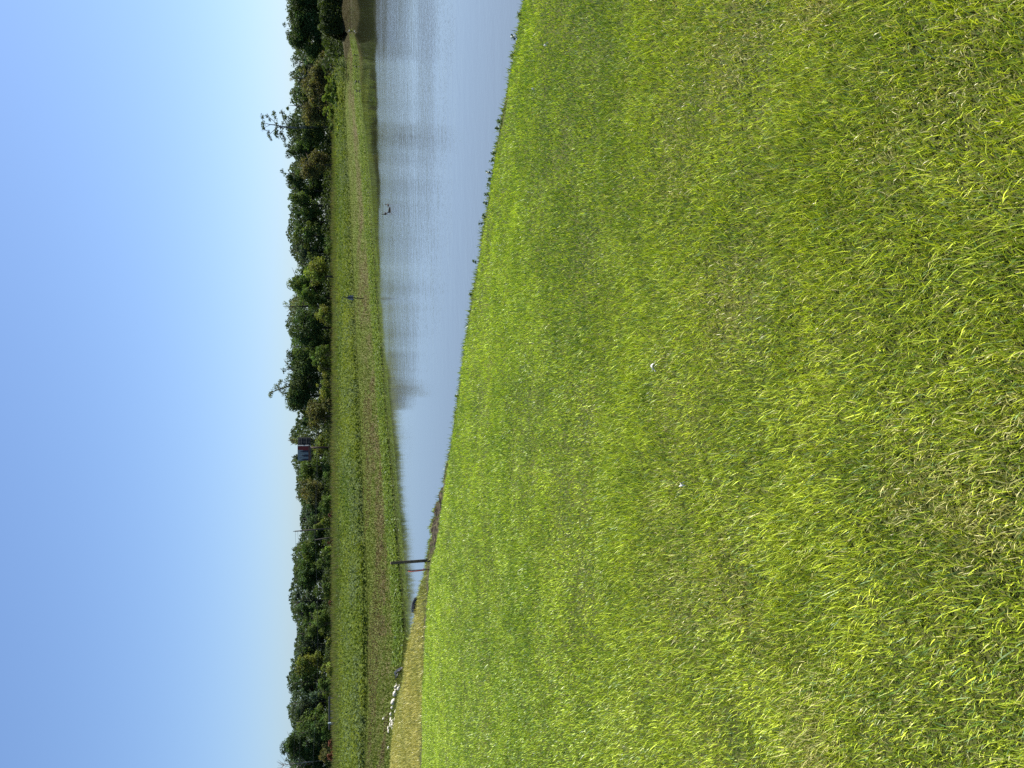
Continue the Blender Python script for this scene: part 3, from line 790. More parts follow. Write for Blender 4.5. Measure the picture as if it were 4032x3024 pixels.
# the tall ragged tree: bare limbs with separate tufts
def limb_tree(ypx, Y, topv, tufts, limbs, label, col, seed, lsz, per, bark):
    b = at_y(ypx, 1300, Y); g = far_z(b.x, Y)
    t = empty('ragged_tree', (b.x, Y, g - .05), label, 'tree', 'trees along the far side of the field')
    def loc(p): q = at_y(p[0], p[1], Y); return Vector((q.x - b.x, (p[2] if len(p) > 2 else 0), q.z - g))
    m = MB()
    for pts, r0, r1 in limbs:
        L = [loc(p) for p in pts]
        m.tube(L, [r0 + (r1-r0)*i/(len(L)-1) for i in range(len(L))], 6)
    m.build('trunk', bark, t, True)
    r_ = np.random.default_rng(seed); Ps, Ns, Cs = [], [], []
    for (py, px, ry, rx) in tufts:
        k = int(per * max(.4, ry*rx/150))
        c0 = np.array(loc((py, px, (r_.random()-.5)*2.5)))
        d = r_.normal(size=(k, 3)); d /= np.linalg.norm(d, axis=1)[:, None]
        s = px_at(Y)
        off = d * (r_.random((k, 1))**.5) * np.array([ry*s, ry*s*.8, rx*s])
        Ps.append(c0 + off); Ns.append(d); Cs.append(np.array(col)[None] * (.65 + .7*r_.random((k, 1))) * (.8 + .4*r_.random()))
    P = np.concatenate(Ps)
    leaf_mesh('crown', P, lsz*(.6 + .8*r_.random(len(P))), np.concatenate(Cs), M_LEAF, t, outward=np.concatenate(Ns), aspect=.5)
    return t
# tufts read from the photo: (column, row, half width, half height) in pixels
limb_tree(490, 184, 1025,
    [(462,1032,14,8),(487,1034,20,9),(505,1035,13,9),(460,1052,10,9),(472,1062,9,7),(445,1073,10,7),(452,1080,12,9),(470,1085,12,8),(488,1088,16,9),(508,1086,14,10),
     (522,1083,14,10),(518,1056,8,7),(530,1055,10,6),(545,1062,8,8),(555,1067,6,7),(528,1088,10,9),(541,1092,12,8),(442,1110,14,10),(455,1118,12,10),(470,1125,16,12),
     (480,1112,10,8),(500,1108,10,8),(520,1104,10,9),(535,1112,16,10),(552,1118,14,9),(565,1122,12,8),(575,1135,14,8),(495,1130,24,12),(470,1145,34,14),(530,1140,34,14),(500,1170,50,22),(470,1210,46,26),(530,1210,46,26),(500,1255,50,28)],
    [([(500,1305),(502,1200),(502,1140),(498,1105),(492,1085),(490,1060),(484,1040)], .30, .05), ([(498,1105),(505,1085),(515,1075),(530,1060),(548,1064)], .10, .03),
     ([(494,1092),(478,1078),(462,1060),(458,1040)], .09, .03), ([(500,1120),(520,1105),(545,1092)], .10, .03), ([(503,1150),(485,1125),(455,1112),(440,1108)], .12, .03), ([(490,1065),(500,1045),(506,1036)], .06, .02)],
    'tall ragged tree with bare pale limbs and separate tufts, rising highest over the right side', (.045,.07,.024), 301, .40, 70, M_PALEBARK)
limb_tree(1540, 185, 1054,
    [(1552,1060,12,8),(1543,1068,14,8),(1560,1066,8,8),(1525,1085,16,10),(1512,1098,14,9),(1535,1100,12,9),(1500,1105,12,8),(1545,1118,24,14),(1560,1140,26,14),(1520,1125,12,8),(1530,1150,34,18),(1500,1180,36,22),(1550,1190,40,24),(1520,1235,48,30)],
    [([(1520,1305),(1522,1200),(1520,1140),(1530,1105),(1542,1075),(1550,1060)], .30, .05), ([(1521,1150),(1506,1120),(1500,1104)], .13, .04), ([(1530,1105),(1520,1090),(1512,1084)], .09, .03)],
    'leaning willow-like tree with a small drooping top, left of the tallest clump', (.075,.10,.038), 302, .36, 80, M_BARK)
# bare twiggy tree at the left end
b = at_y(3003, 1200, 182); g = far_z(b.x, 182)
t = empty('bare_tree', (b.x, 182, g - .05), 'leafless grey twiggy tree at the left end behind the dark trees', 'tree')
m = MB(); r_ = random.Random(5); H = at_y(3003, 1093, 182).z - g
m.tube([(0,0,0),(.1,0,H*.5),(0,0,H*.8),(.1,0,H)], [.18,.12,.06,.02], 6)
m.build('trunk', M_PALEBARK, t, True)
m = MB()
for i in range(34):
    z0 = H*(.5 + .42*r_.random()); a = r_.random()*6.28; L = 1.0 + 1.6*r_.random()
    p1 = Vector((math.cos(a)*L*.5, math.sin(a)*L*.3, z0+.5)); p2 = p1 + Vector((math.cos(a+.4)*L*.6, math.sin(a)*L*.3, .9))
    m.tube([(0,0,z0), p1, p2], [.05,.035,.012], 4)
m.build('twigs', M_PALEBARK, t)

# dense far-off wood that closes the gaps behind the named trees
n = 110000
yp = -700 + 4500*rng.random(n); Y = 205 + 22*rng.random(n)
sk = np.interp(yp, [a[0] for a in sorted(TREES)], [a[1] for a in sorted(TREES)])
topz = np.array([EYE + (HORIZON - v) * px_at(212) for v in np.maximum(sk + 8, 1140)]) * (.86 + .20*fbm(yp, yp*0, 45, 8))
DU = (1512.0 - yp) / 3002.0
z = -.3 + (topz + .3)*rng.random(n)**.8
c = lerp3((.022, .040, .016), (.060, .088, .032), np.clip(fbm(DU*Y, z, 2.0, 45) + (rng.random(n)-.5)*.4, 0, 1))
tag(leaf_mesh('distant_wood', np.stack([DU*Y, Y, z], 1), .5 + .5*rng.random(n), c, M_LEAF, outward=np.tile([[0, -.6, .2]], (n, 1))), kind='stuff')

# dark undergrowth under the trees
n = 85000
yp = np.concatenate([-600 + 4300*rng.random(60000), -300 + 515*rng.random(25000)]); far = yp > 175 + 130*rng.random(len(yp))
Y = np.where(far, 178 + 20*rng.random(n), far_points(yp, np.ones(n))[1] - .5 + 15*rng.random(n)**1.4)
z0 = np.where(far, -.6, -1.75)
z = z0 + (np.where(far, 1.2, 2.6) + 3.2*fbm(yp, Y, 40, 71))*rng.random(n)
c = lerp3((.018, .032, .012), (.05, .075, .02), np.clip(fbm(yp, z*30, 25, 47) + (rng.random(n)-.5)*.5, 0, 1))
tag(leaf_mesh('undergrowth', np.stack([(1512.0 - yp)/3002.0*Y, Y, z], 1), .35 + .4*rng.random(n), c, M_LEAF, upbias=.4), kind='stuff')

# bushes at the foot of the trees: (column, top row, bottom row, half width px, distance, colour, label)
RED = (.085, .038, .024); LIME = (.14, .19, .03); VINE = (.105, .15, .024)
BUSH = [
 (262,1325,1366,26,150,VINE,'bright green bush at the right end of the mown bank, next to the dark shade'),
 (318,1305,1364,34,152,MID,'mid green bush second from the shade on the right'),
 (365,1302,1360,34,153,MID,'green bush behind the top of the mown bank on the right'),
 (405,1308,1358,30,150,MID,'rounded grey-green bush near the highest point of the mown bank'),
 (455,1316,1362,38,148,VINE,'long low bush left of the rounded grey-green bush'),
 (520,1318,1366,40,144,LIME,'yellow green low bush where the tall weeds begin on the right'),
 (300,1262,1320,28,162,LIME,'upright vine-covered bush in front of the brown trees on the right'),
 (345,1268,1322,28,163,VINE,'vine-covered bush in the middle of the yellow green row on the right'),
 (395,1262,1322,30,164,LIME,'bright vine-covered bush left of the middle of the yellow green row'),
 (440,1258,1325,30,165,VINE,'tall vine-covered bush at the foot of the tall ragged tree'),
 (500,1285,1330,34,165,MID,'green bush left of the vine-covered row'),
 (960,1268,1312,30,172,MID,'small green bush at the foot of the grey-green rounded tree'),
 (1230,1232,1312,46,172,YEL,'yellow green bush at the tree foot left of the sign'),
 (1395,1215,1308,44,172,MID,'green bush at the right foot of the tallest clump'),
 (1455,1238,1308,44,170,YEL,'yellow green bush under the tall dark tree of the tallest clump'),
 (1530,1240,1306,46,170,YEL,'wide olive bush under the leaning willow-like tree'),
 (1590,1262,1304,26,172,BRN,'low brownish bush left of the wide olive bush'),
 (1855,1255,1304,36,176,MID,'green bush left of the billboard post'),
 (1985,1240,1304,40,176,MID,'bushy green growth right of the utility pole'),
 (2060,1225,1300,30,182,YEL,'yellowish climbing bush just right of the utility pole'),
 (2168,1275,1304,18,168,LIME,'small lime green bush left of the leaning short pole'),
 (2205,1240,1302,36,178,MID,'green bush behind the small lime green bush'),
 (2330,1238,1302,40,178,MID,'green bush above the power line left of the stakes'),
 (2460,1232,1300,44,176,MID,'bushy green growth in the dip on the left half'),
 (2522,1278,1304,20,168,YEL,'smaller of the two rounded bushes at the field edge'),
 (2640,1262,1304,34,166,YEL,'larger of the two rounded bushes at the field edge'),
 (2720,1240,1300,40,174,MID,'green bush right of the guardrail'),
 (2870,1235,1302,50,176,MID,'green bush behind the guardrail end'),
 (2960,1248,1304,40,174,BRN,'olive bush behind the red shrubs on the far left'),
 (2026,1291,1306,11,166,RED,'small red shrub right of the utility pole foot'),
 (2138,1288,1306,13,166,RED,'red shrub at the foot of the leaning short pole'),
 (2372,1284,1304,12,166,RED,'red shrub alone at the field edge left of the stakes'),
 (2930,1286,1310,16,164,RED,'red shrub under the tall left tree'),
 (2985,1284,1312,20,164,RED,'larger red shrub near the left edge of the photo'),
]
for i, (yc, tv, bv, hw, Y, c, lab) in enumerate(BUSH):
    top = at_y(yc, tv, Y); g = far_z(top.x, Y)
    W = hw*px_at(Y); H = top.z - g
    r_ = random.Random(900 + i)
    nm = 'red_shrub' if c is RED else 'bush'
    t = empty(nm, (top.x, Y, g - .05), lab, 'bush', 'bushes at the foot of the tree line')
    m = MB()
    for k in range(5):
        a = r_.random()*6.28
        m.tube([(0,0,0), (math.cos(a)*W*.3, math.sin(a)*W*.3, H*.45), (math.cos(a)*W*.5, math.sin(a)*W*.5, H*.8)], [.06,.04,.015], 5)
    m.build('stem', M_BARK, t)
    crown(t, 'foliage', (0, 0, H*.5), W, W*.8, H*.5, c, 600+i, int(14 + W*3), int(2600*max(.5, W*H/12)), .30)

# ------------------------------------------------------------------ far man-made things
M_STEELBROWN = plain('brown_steel', (.055, .035, .03), .7, .2)
M_DARKSTEEL = plain('dark_steel', (.018, .020, .024), .7, .2)
M_POLE = plain('weathered_pole', (.045, .043, .038), .9, .1, noise=(.075, .07, .06), scale=2)
M_WIRE = plain('wire', (.05, .05, .05), .6, .3)
M_GALV = plain('galvanised', (.075, .08, .085), .7, .2)
M_BLUEGREY = plain('blue_grey_paint', (.36, .42, .46), .6, .3)

# billboard: two faces in a V on one post
BY = 178.0
bb = at_y(1762, 1300, BY); bg = far_z(bb.x, BY)
bt = empty('billboard', (bb.x, BY, bg), 'two-faced billboard on one post among the trees, its red and grey face towards the pond', 'billboard')
s = px_at(BY)
def bz(v): return at_y(1762, v, BY).z - bg
zt, zb_, zf = bz(1172), bz(1223), bz(1216)
m = MB(); m.tube([(0, .3, -.3), (0, .3, zb_ + .1)], .20, 12); m.build('post', M_STEELBROWN, bt, True)
corner = Vector(((1762 - 1750)*s, -.9, 0))            # where the two faces nearly meet (the column 1750)
left_end = Vector(((1762 - 1812)*s, .9, 0))
right_end = Vector(((1762 - 1723)*s, 1.5, 0))
def panel(name, a, b, z0, z1, th, mat, parent):
    d = (b - a); L = d.length; rz = math.atan2(d.y, d.x); c = (a + b)/2
    mb = MB(); mb.box((c.x, c.y, (z0+z1)/2), (L, th, z1-z0), rz)
    return mb.build(name, mat, parent)
front = panel('front_face', corner, left_end, zb_, zt, .22, plain('poster_grey', (.20, .23, .26), .6, .2), bt)
d = (left_end - corner); L = d.length; u = d.normalized(); nrm = Vector((u.y, -u.x, 0))
if nrm.y > 0: nrm = -nrm
def patch(name, pts, off, mat, parent):
    """flat printed shape on the poster: pts are (share along the face from the right, height share)"""
    V = []
    for o in (off, off - .02):
        for a, b in pts:
            p = corner + u*(a*L) + nrm*o; V.append((p.x, p.y, zb_ + (zt - zb_)*b))
    n_ = len(pts); F = [tuple(range(n_)), tuple(range(2*n_-1, n_-1, -1))] + [(i, (i+1) % n_, n_+(i+1) % n_, n_+i) for i in range(n_)]
    mb = MB(); mb.add(V, F); return mb.build(name, mat, parent)
patch('red_print', [(.03,.02),(.42,.02),(.34,.35),(.30,.6),(.27,.98),(.03,.98)], .125, plain('poster_red', (.16, .025, .028), .6, .2), front)
patch('brown_strip', [(0,.02),(1,.02),(1,.17),(0,.17)], .14, plain('poster_brown', (.13, .065, .045), .6, .2), front)
patch('white_edge', [(0,.05),(.03,.05),(.03,1),(0,1)], .135, plain('poster_white', (.55, .55, .55), .6, .2), front)
M_SUIT = plain('poster_dark_suits', (.03, .035, .06), .6, .2); M_SUIT2 = plain('poster_pale_jacket', (.16, .19, .22), .6, .2)
for j, (a, h, mt) in enumerate([(.38,.80,M_SUIT),(.50,.86,M_SUIT2),(.66,.72,M_SUIT),(.80,.84,M_SUIT2),(.93,.74,M_SUIT)]):
    patch('printed_figure', [(a-.06,.17),(a+.06,.17),(a+.065,h-.28),(a+.05,h-.20),(a+.02,h-.16),(a+.027,h-.06),(a,h),(a-.027,h-.06),(a-.02,h-.16),(a-.05,h-.20),(a-.065,h-.28)], .15 + .004*j, mt, front)
back = panel('back_face', Vector((corner.x + .05, corner.y + .25, 0)), right_end, zb_, zt - .05, .2, M_DARKSTEEL, bt)
m = MB(); a0 = Vector((corner.x + .05, corner.y + .25, 0)); d2 = right_end - a0; n2 = Vector((d2.y, -d2.x, 0)).normalized(); n2 = -n2 if n2.y > 0 else n2
for k in range(1, 5):
    p = a0 + d2*(k/5) + n2*.16; m.box((p.x, p.y, (zb_+zt)/2 - .05), (.08, .10, zt - zb_ - .3), math.atan2(d2.y, d2.x))
for k in (.3, .7):
    p = a0 + d2*.5 + n2*.24; m.box((p.x, p.y, zb_ + (zt-zb_)*k), (d2.length*.96, .06, .08), math.atan2(d2.y, d2.x))
m.build('back_bracing', plain('dim_steel', (.045, .05, .055), .7, .2), back)
m = MB(); p = (corner + left_end)/2 + nrm*.45; m.box((p.x, p.y, zb_ - .12), (L*1.0, .6, .08), math.atan2(d.y, d.x))
for k in range(5):
    q = corner + u*(L*(k + .5)/5) + nrm*.72; m.box((q.x, q.y, zb_ - .02), (.05, .05, .25))
m.build('catwalk', M_DARKSTEEL, bt)

# utility pole and short leaning pole
def pole(name, label, a, b, Y, r0, r1, arm):
    p0 = at_y(a[0], a[1], Y); p1 = at_y(b[0], b[1], Y); g = far_z(p0.x, Y)
    t = empty(name, (p0.x, Y, g), label, 'pole')
    m = MB(); z1 = p1.z - g; dx = p1.x - p0.x
    m.tube([(0,0,-.3), (dx*.5, 0, z1*.5), (dx, 0, z1)], [r0, (r0+r1)/2, r1], 10)
    m.build('shaft', M_POLE, t, True)
    if arm:
        m = MB(); m.box((dx*.85, -.22, z1*.84), (.35, .3, .5), 0, .05); m.build('transformer', M_DARKSTEEL, t)
        m = MB(); m.tube([(dx, 0, z1), (dx, 0, z1 + .35)], .05, 8); m.build('insulator', M_DARKSTEEL, t, True)
    else:
        m = MB(); m.tube([(dx, 0, z1 - .1), (dx + .02, 0, z1 + .2)], .07, 8); m.build('cap', M_DARKSTEEL, t, True)
    return Vector((p0.x + dx, Y, p1.z))
ptop = pole('utility_pole', 'tall dark utility pole standing against the trees and the sky', (2080,1300), (2092,1160), 172, .17, .12, True)
stop_ = pole('short_pole', 'short grey pole leaning left beside the utility pole', (2113,1312), (2126,1240), 166, .14, .12, False)
def wire(label, pts, Y0, r=.028):
    L = [at_y(a, b, y) for a, b, y in pts]
    m = MB(); m.tube(L, r, 5)
    tag(m.build('power_line', M_WIRE), label, 'wire', 'power lines in front of the trees')
wire('upper of the two power lines from the billboard to the short pole', [(1690,1244,172),(1800,1247,172),(1950,1243,171),(2124,1238,168)], 0)
wire('lower power line sagging under the upper one right of the poles', [(1690,1250,171),(1860,1250,171),(2000,1246,170),(2122,1243,168)], 0)
wire('power line running left from the short pole over the bushes', [(2126,1241,168),(2250,1246,166),(2424,1251,164),(2600,1252,162),(2780,1244,160),(3100,1228,157)], 0)
wire('faint high power line across the left treetops', [(2092,1172,170),(2300,1186,168),(2480,1191,166),(2700,1188,163),(3100,1176,158)], 0, .022)
wire('faint topmost power line on the left, just under the treetops', [(2092,1163,170),(2400,1170,167),(2600,1168,164),(2800,1164,161),(3100,1152,158)], 0, .022)

# guardrail and small grey post on the left
GY = 158.0
p0 = at_y(2742, 1300, GY); p1 = at_y(2872, 1302, GY)
t = empty('guardrail', (p0.x, GY, far_z(p0.x, GY)), 'low grey guardrail at the far edge of the field on the left', 'guardrail')
m = MB(); Lg = p1.x - p0.x; zr = at_y(2800, 1297, GY).z - t.location.z
V = []; prof = [(0,-.17),(-.06,-.10),(0,-.03),(0,.03),(-.06,.10),(0,.17)]
for xx in (0, Lg):
    for (a, b_) in prof: V.append((xx, a, zr + b_))
    for (a, b_) in reversed(prof): V.append((xx, a + .03, zr + b_))
n_ = 12; F = [(i, (i+1) % n_, n_+(i+1) % n_, n_+i) for i in range(n_)] + [tuple(range(n_-1,-1,-1)), tuple(range(n_, 2*n_))]
m.add(V, F); m.build('rail', M_GALV, t)
for k in range(5):
    m = MB(); m.box((Lg*(k + .3)/5, .12, zr/2 - .15), (.14, .14, zr + .3)); m.build('rail_post', M_GALV, t)
p = at_y(2846, 1308, 150.0); g = far_z(p.x, 150)
t = empty('marker_post', (p.x, 150, g), 'pale blue-grey marker post in front of the guardrail', 'post')
h = at_y(2846, 1292, 150).z - g
m = MB(); m.box((0, 0, h*.4), (.12, .12, h*.9), 0, .01); m.build('shaft', M_GALV, t)
m = MB(); m.box((0, -.02, h - .30), (.24, .24, .6), 0, .04); m.build('cap', M_BLUEGREY, t)

# small sign on the mown bank, seen from behind
SY = 86.0
p = at_y(1175, 1411, SY); g = far_z(p.x, SY)
t = empty('small_sign', (p.x, SY, g), 'small grey sign on a dark post, seen from behind by the tall weeds', 'sign')
sc_ = px_at(SY); Hs = at_y(1171, 1350, SY).z - g; lean = 4*sc_
m = MB(); m.box((lean*.5, 0, Hs/2), (.085, .085, Hs), 0, .01)
for i, v in enumerate(m.v): m.v[i] = (v[0] + lean*(v[2]/Hs - .5), v[1], v[2])
m.build('post', M_DARKSTEEL, t)
m = MB(); zc0, zc1, hw_ = Hs - 41*sc_, Hs - 17*sc_, 9.5*sc_
pts = [(-hw_, zc0), (hw_, zc0), (hw_, zc0 + .3*(zc1-zc0)), (hw_*.92, zc0 + .6*(zc1-zc0)), (hw_*.62, zc0 + .86*(zc1-zc0)), (hw_*.2, zc1), (-hw_*.2, zc1), (-hw_*.62, zc0 + .86*(zc1-zc0)), (-hw_*.92, zc0 + .6*(zc1-zc0)), (-hw_, zc0 + .3*(zc1-zc0))]
ox = lean*.7; n_ = len(pts)
m.add([(a + ox, .055, b_) for a, b_ in pts] + [(a + ox, .075, b_) for a, b_ in pts],
      [tuple(range(n_)), tuple(range(2*n_-1, n_-1, -1))] + [(i, (i+1) % n_, n_+(i+1) % n_, n_+i) for i in range(n_)])
m.build('panel', plain('sign_back', (.19, .20, .23), .6, .3), t)

# ------------------------------------------------------------------ birds
M_DUCK = plain('dark_feathers', (.018, .016, .015), .7, .2)
M_BILL = plain('bill', (.10, .085, .04), .6, .2)
M_WHITE = plain('white_feathers', (.60, .59, .55), .7, .2)
def bird(name, label, cat, group, loc, rz, neck=.20, mat=M_DUCK, size=1.0, legs=0.0, wings=False):
    t = empty(name, loc, label, cat, group, rz)
    m = MB(); k = size; L = legs
    path = [(-.27,0,.10),(-.20,0,.075),(-.10,0,.06),(.03,0,.06),(.12,0,.08),(.17,0,.12),(.19,0,.14+neck*.4),(.20,0,.12+neck*.8),(.215,0,.13+neck),(.255,0,.14+neck),(.285,0,.135+neck)]
    rad = [.012,.045,.085,.10,.085,.055,.034,.030,.038,.036,.014]
    m.tube([(a*k, b*k, c*k + L) for a, b, c in path], [r*k for r in rad], 12)
    body = m.build('body', mat, t, True)
    m = MB(); m.tube([(.275*k, 0, (.137+neck)*k + L), (.34*k, 0, (.122+neck)*k + L)], [.013*k, .006*k], 6, flat=.5); m.build('bill', M_BILL, t)
    if wings:
        for sgn in (-1, 1):
            m = MB(); V = [(.10,sgn*.06,.12),(.14,sgn*.26,.22),(.06,sgn*.48,.30),(-.06,sgn*.40,.24),(-.12,sgn*.22,.16),(-.12,sgn*.06,.12)]
            n_ = 6; m.add([(a*k,b*k,c*k+L) for a,b,c in V] + [(a*k,b*k,(c-.018)*k+L) for a,b,c in V], [tuple(range(6)), tuple(range(11,5,-1))] + [(i,(i+1)%6,6+(i+1)%6,6+i) for i in range(6)])
            m.build('wing', mat, t)
    if legs:
        for sgn in (-1, 1):
            m = MB(); m.tube([(0, sgn*.035*k, L + .04*k), (-.02*k, sgn*.035*k, L*.5), (.01*k, sgn*.035*k, -.02)], [.012*k, .008*k, .008*k], 6); m.build('leg', M_DUCK, t)
    return t
def wloc(yp, v, dz=-.03): q = on_z(yp, v, WATER); return (q.x, q.y, WATER + dz)
bird('duck', 'dark duck swimming, the right one of the three, its tail to the camera', 'duck', 'three ducks on the pond', wloc(808,1529), R(60), .12)
bird('duck', 'dark duck swimming, long side view, middle and nearest of the three', 'duck', 'three ducks on the pond', wloc(828,1535), R(178), .14, size=1.05)
bird('duck', 'dark duck with raised head, the left one of the three', 'duck', 'three ducks on the pond', wloc(841,1518), R(235), .22)
bird('water_bird', 'dark bird with spread wings skimming the water by the far bank', 'bird', None, wloc(678,1440,.25), R(-90), .08, wings=True, size=1.0)
def shore_bird(yp, label, mat, legs, size, neck, cat='bird', group=None, t_=.012, rz=0.0):
    x, y, z = far_points(np.array([float(yp)]), np.array([t_]))
    return bird('egret' if mat is M_WHITE else 'water_bird', label, cat, group, (x[0], y[0], z[0] + .01), rz, neck, mat, size, legs)
shore_bird(122, 'white egret standing at the waterline on the far right', M_WHITE, .35, 1.0, .36, 'egret', rz=R(160))
G_ = 'dark birds along the far right waterline'
shore_bird(217, 'dark bird nearest the egret on the far right waterline', M_DUCK, .12, 1.15, .2, 'bird', G_, rz=R(100))
shore_bird(262, 'dark bird second from the egret on the far waterline', M_DUCK, .12, 1.2, .25, 'bird', G_, rz=R(40))
shore_bird(322, 'dark bird third from the egret, right of the last one', M_DUCK, .10, 1.3, .12, 'bird', G_, rz=R(190))
shore_bird(358, 'dark bird farthest from the egret on the far waterline', M_DUCK, .10, 1.2, .16, 'bird', G_, rz=R(10))

# ------------------------------------------------------------------ rocks of the gully
M_ROCK = plain('pale_limestone', (.42, .39, .32), .9, .2, noise=(.62, .59, .51), scale=5, bump=.5)
ROCKS = [(440,470,8,5,'pale rock at the top end of the rock pile beside the dark tubing'),(428,545,9,9,'broad pale rock touching the dark tubing side of the pile'),
 (466,520,7,8,'upright pale rock next to the broad rock'),(522,515,7,6,'small pale rock nearest the grassy lip, upper end of the pile'),(495,585,14,9,'long grey-white slab leaning at the lip of the pile'),
 (430,600,7,7,'stained pale rock between the slab and the broad rock'),(408,690,15,10,'grey-topped rock below the stained rock'),(375,850,15,13,'large pale boulder standing alone in mid gully'),
 (345,960,8,6,'small low rock left of the large boulder'),(447,935,5,5,'small rock by the lip across from the large boulder'),(425,1045,10,6,'flat buff rock by the lip left of the large boulder'),
 (325,1095,8,7,'small split rock in the middle of the gully'),(308,1205,9,6,'low rock beside the lone upper stone'),(397,1200,10,5,'narrow white rock close to the lip, middle of the row'),
 (352,1265,12,8,'big white rock in the lower cluster'),(362,1325,13,9,'twin of the big white rock, touching its left side'),(303,1310,10,5,'narrow rock above the lower cluster'),
 (353,1390,8,4,'thin rock left of the lower cluster'),(268,1385,10,5,'upper rock of the last pair on the left'),(275,1440,9,6,'lower rock of the last pair on the left'),
 (160,1185,7,5,'lone white stone up on the mown slope above the row'),(262,1795,9,4,'lone white stone at the far left of the gully')]
def rock(lx, ly, wpx, hpx, label, seed):
    V = 1480 + lx/5.1875; yp = 2600 + ly/5.1875
    # march along the sight line to the gully ground
    Y = 24.0
    while Y < 90:
        q = at_y(yp, V + hpx*.4, Y)
        if q.z <= far_z(q.x, Y): break
        Y += .25
    s = px_at(Y) * 1.6
    r_ = np.random.default_rng(seed)
    n1, n2 = 12, 8; vs = []
    ax = np.array([wpx*s*.62, max(wpx, hpx)*s*.55, hpx*s*.75])
    ph = r_.random(6)*6.28; cut = [ (lambda d: d/np.linalg.norm(d))(r_.normal(size=3)) for _ in range(7)]
    for j in range(n2+1):
        th = math.pi*j/n2
        for i in range(n1):
            f = 2*math.pi*i/n1
            d = np.array([math.sin(th)*math.cos(f), math.sin(th)*math.sin(f), math.cos(th)])
            rr = 1.0
            for c in cut:
                k = d.dot(c)
                if k > .55: rr = min(rr, .72/k*.95)
            rr *= 1 + .06*math.sin(3*f+ph[0]) * math.sin(2*th+ph[1])
            vs.append(tuple(d*rr*ax))
    fs = [(j*n1+i, (j+1)*n1+i, (j+1)*n1+(i+1)%n1, j*n1+(i+1)%n1) for j in range(n2) for i in range(n1)]
    m = MB(); m.add(vs, fs); o = m.build('rock', M_ROCK)
    o.location = (q.x, Y, far_z(q.x, Y) + ax[2]*.35); o.rotation_euler = (0, 0, r_.random()*.6-.3)
    return tag(o, label, 'rock', 'white rocks in the gully')
for i, (lx, ly, w_, h_, lab) in enumerate(ROCKS): rock(lx, ly, w_, h_, lab, 40 + i)
# dark tubing beside the rocks
def gully_pt(lx, ly, up=0.0):
    V = 1480 + lx/5.1875; yp = 2600 + ly/5.1875; Y = 24.0
    while Y < 90:
        q = at_y(yp, V, Y)
        if q.z <= far_z(q.x, Y): break
        Y += .2
    return Vector((q.x, Y, far_z(q.x, Y) + up))
M_BLACK = plain('plain_black', (.015, .015, .018), .5, .4)
m = MB()
for pts in ([(600,140),(540,160),(480,195),(435,235),(428,265)], [(590,165),(530,190),(480,225),(455,270),(440,300)], [(560,200),(510,215),(470,250)], [(500,275),(460,310),(445,350),(440,390)], [(515,290),(470,335),(455,380)], [(428,265),(450,240),(480,232)]):
    P_ = [gully_pt(a, b, .12) for a, b in pts]
    m.tube(P_, .045, 6)
tag(m.build('tubing', M_BLACK, None, True), 'tangle of dark curved tubing lying at the near end of the white rocks', 'tubing')

# ------------------------------------------------------------------ things on the near bank
M_WOOD = plain('weathered_stake_wood', (.085, .066, .046), .9, .15, noise=(.15, .12, .085), scale=14, bump=.5)
def near_pt(yp, v):
    q = on_z(yp, v, -.05); z = float(z_near(np.array([q.x]), np.array([q.y]))[0]); q = on_z(yp, v, z)
    return Vector((q.x, q.y, float(z_near(np.array([q.x]), np.array([q.y]))[0])))
b0 = near_pt(2206, 1697)
t = empty('wooden_stake', b0, 'thick weathered wooden stake at the lawn edge, taller of the two', 'stake')
s = px_at(b0.y) ; Hh = 156*s*1.02; wd = 12.5*s
m = MB(); m.box((0, 0, Hh/2 - .06), (wd, wd, Hh + .12), R(14), .004)
for i, v in enumerate(m.v):
    k = (v[2] + .06)/(Hh + .12); m.v[i] = (v[0]*(1 - .1*k) - .004*k*10*s/s*.0 + (-2.5*s)*k, v[1]*(1 - .1*k), v[2])
m.build('shaft', M_WOOD, t)
m = MB(); m.box((-2.3*s, 0, Hh - .004), (wd*.82, wd*.82, .016), R(14), .005); m.build('splintered_top', plain('cut_wood', (.14, .11, .075), .9, .1), t)
b1 = near_pt(2243, 1694)
t = empty('marker_stake', b1, 'short thin stake with orange-red tape, left of the wooden stake', 'stake')
Ho = 92*s
m = MB(); m.box((.006, 0, Ho/2 - .05), (.014, .014, Ho + .1), 0, .002); m.build('shaft', plain('dark_stake', (.05, .04, .035), .8, .2), t)
m = MB(); r_ = random.Random(2)
m.tube([(-.004, -.012, Ho*.93), (-.010, -.016, Ho*.8), (-.007, -.014, Ho*.5), (-.004, -.012, Ho*.28), (-.001, -.012, Ho*.1)], [.010, .014, .013, .009, .006], 8, flat=.5)
m.tube([(.012, -.012, Ho*.30), (.03, -.016, Ho*.24), (.022, -.014, Ho*.12)], [.006, .008, .003], 6, flat=.4)
m.build('orange_tape', plain('orange_tape', (.36, .06, .025), .6, .2), t, True)
# black strip in the bank, left of the stakes
pts = [near_pt(2352, 1646), near_pt(2375, 1643), near_pt(2395, 1639), near_pt(2410, 1635)]
m = MB(); V = []
for k, p in enumerate(pts):
    for (dy, dz) in ((-.03, -.03), (-.045, .05), (-.02, .085), (.0, .095), (.015, .08), (.0, -.03)): V.append((p.x, p.y + dy, p.z + dz*(.85 if k in (0, 3) else 1)))
n_ = 6; F = [(k*n_+i, k*n_+(i+1)%n_, (k+1)*n_+(i+1)%n_, (k+1)*n_+i) for k in range(3) for i in range(n_)] + [tuple(range(n_-1,-1,-1)), tuple(3*n_+i for i in range(n_))]
m.add(V, F); tag(m.build('black_strip', M_BLACK), 'black strip sticking out of the bank left of the two stakes', 'edging')

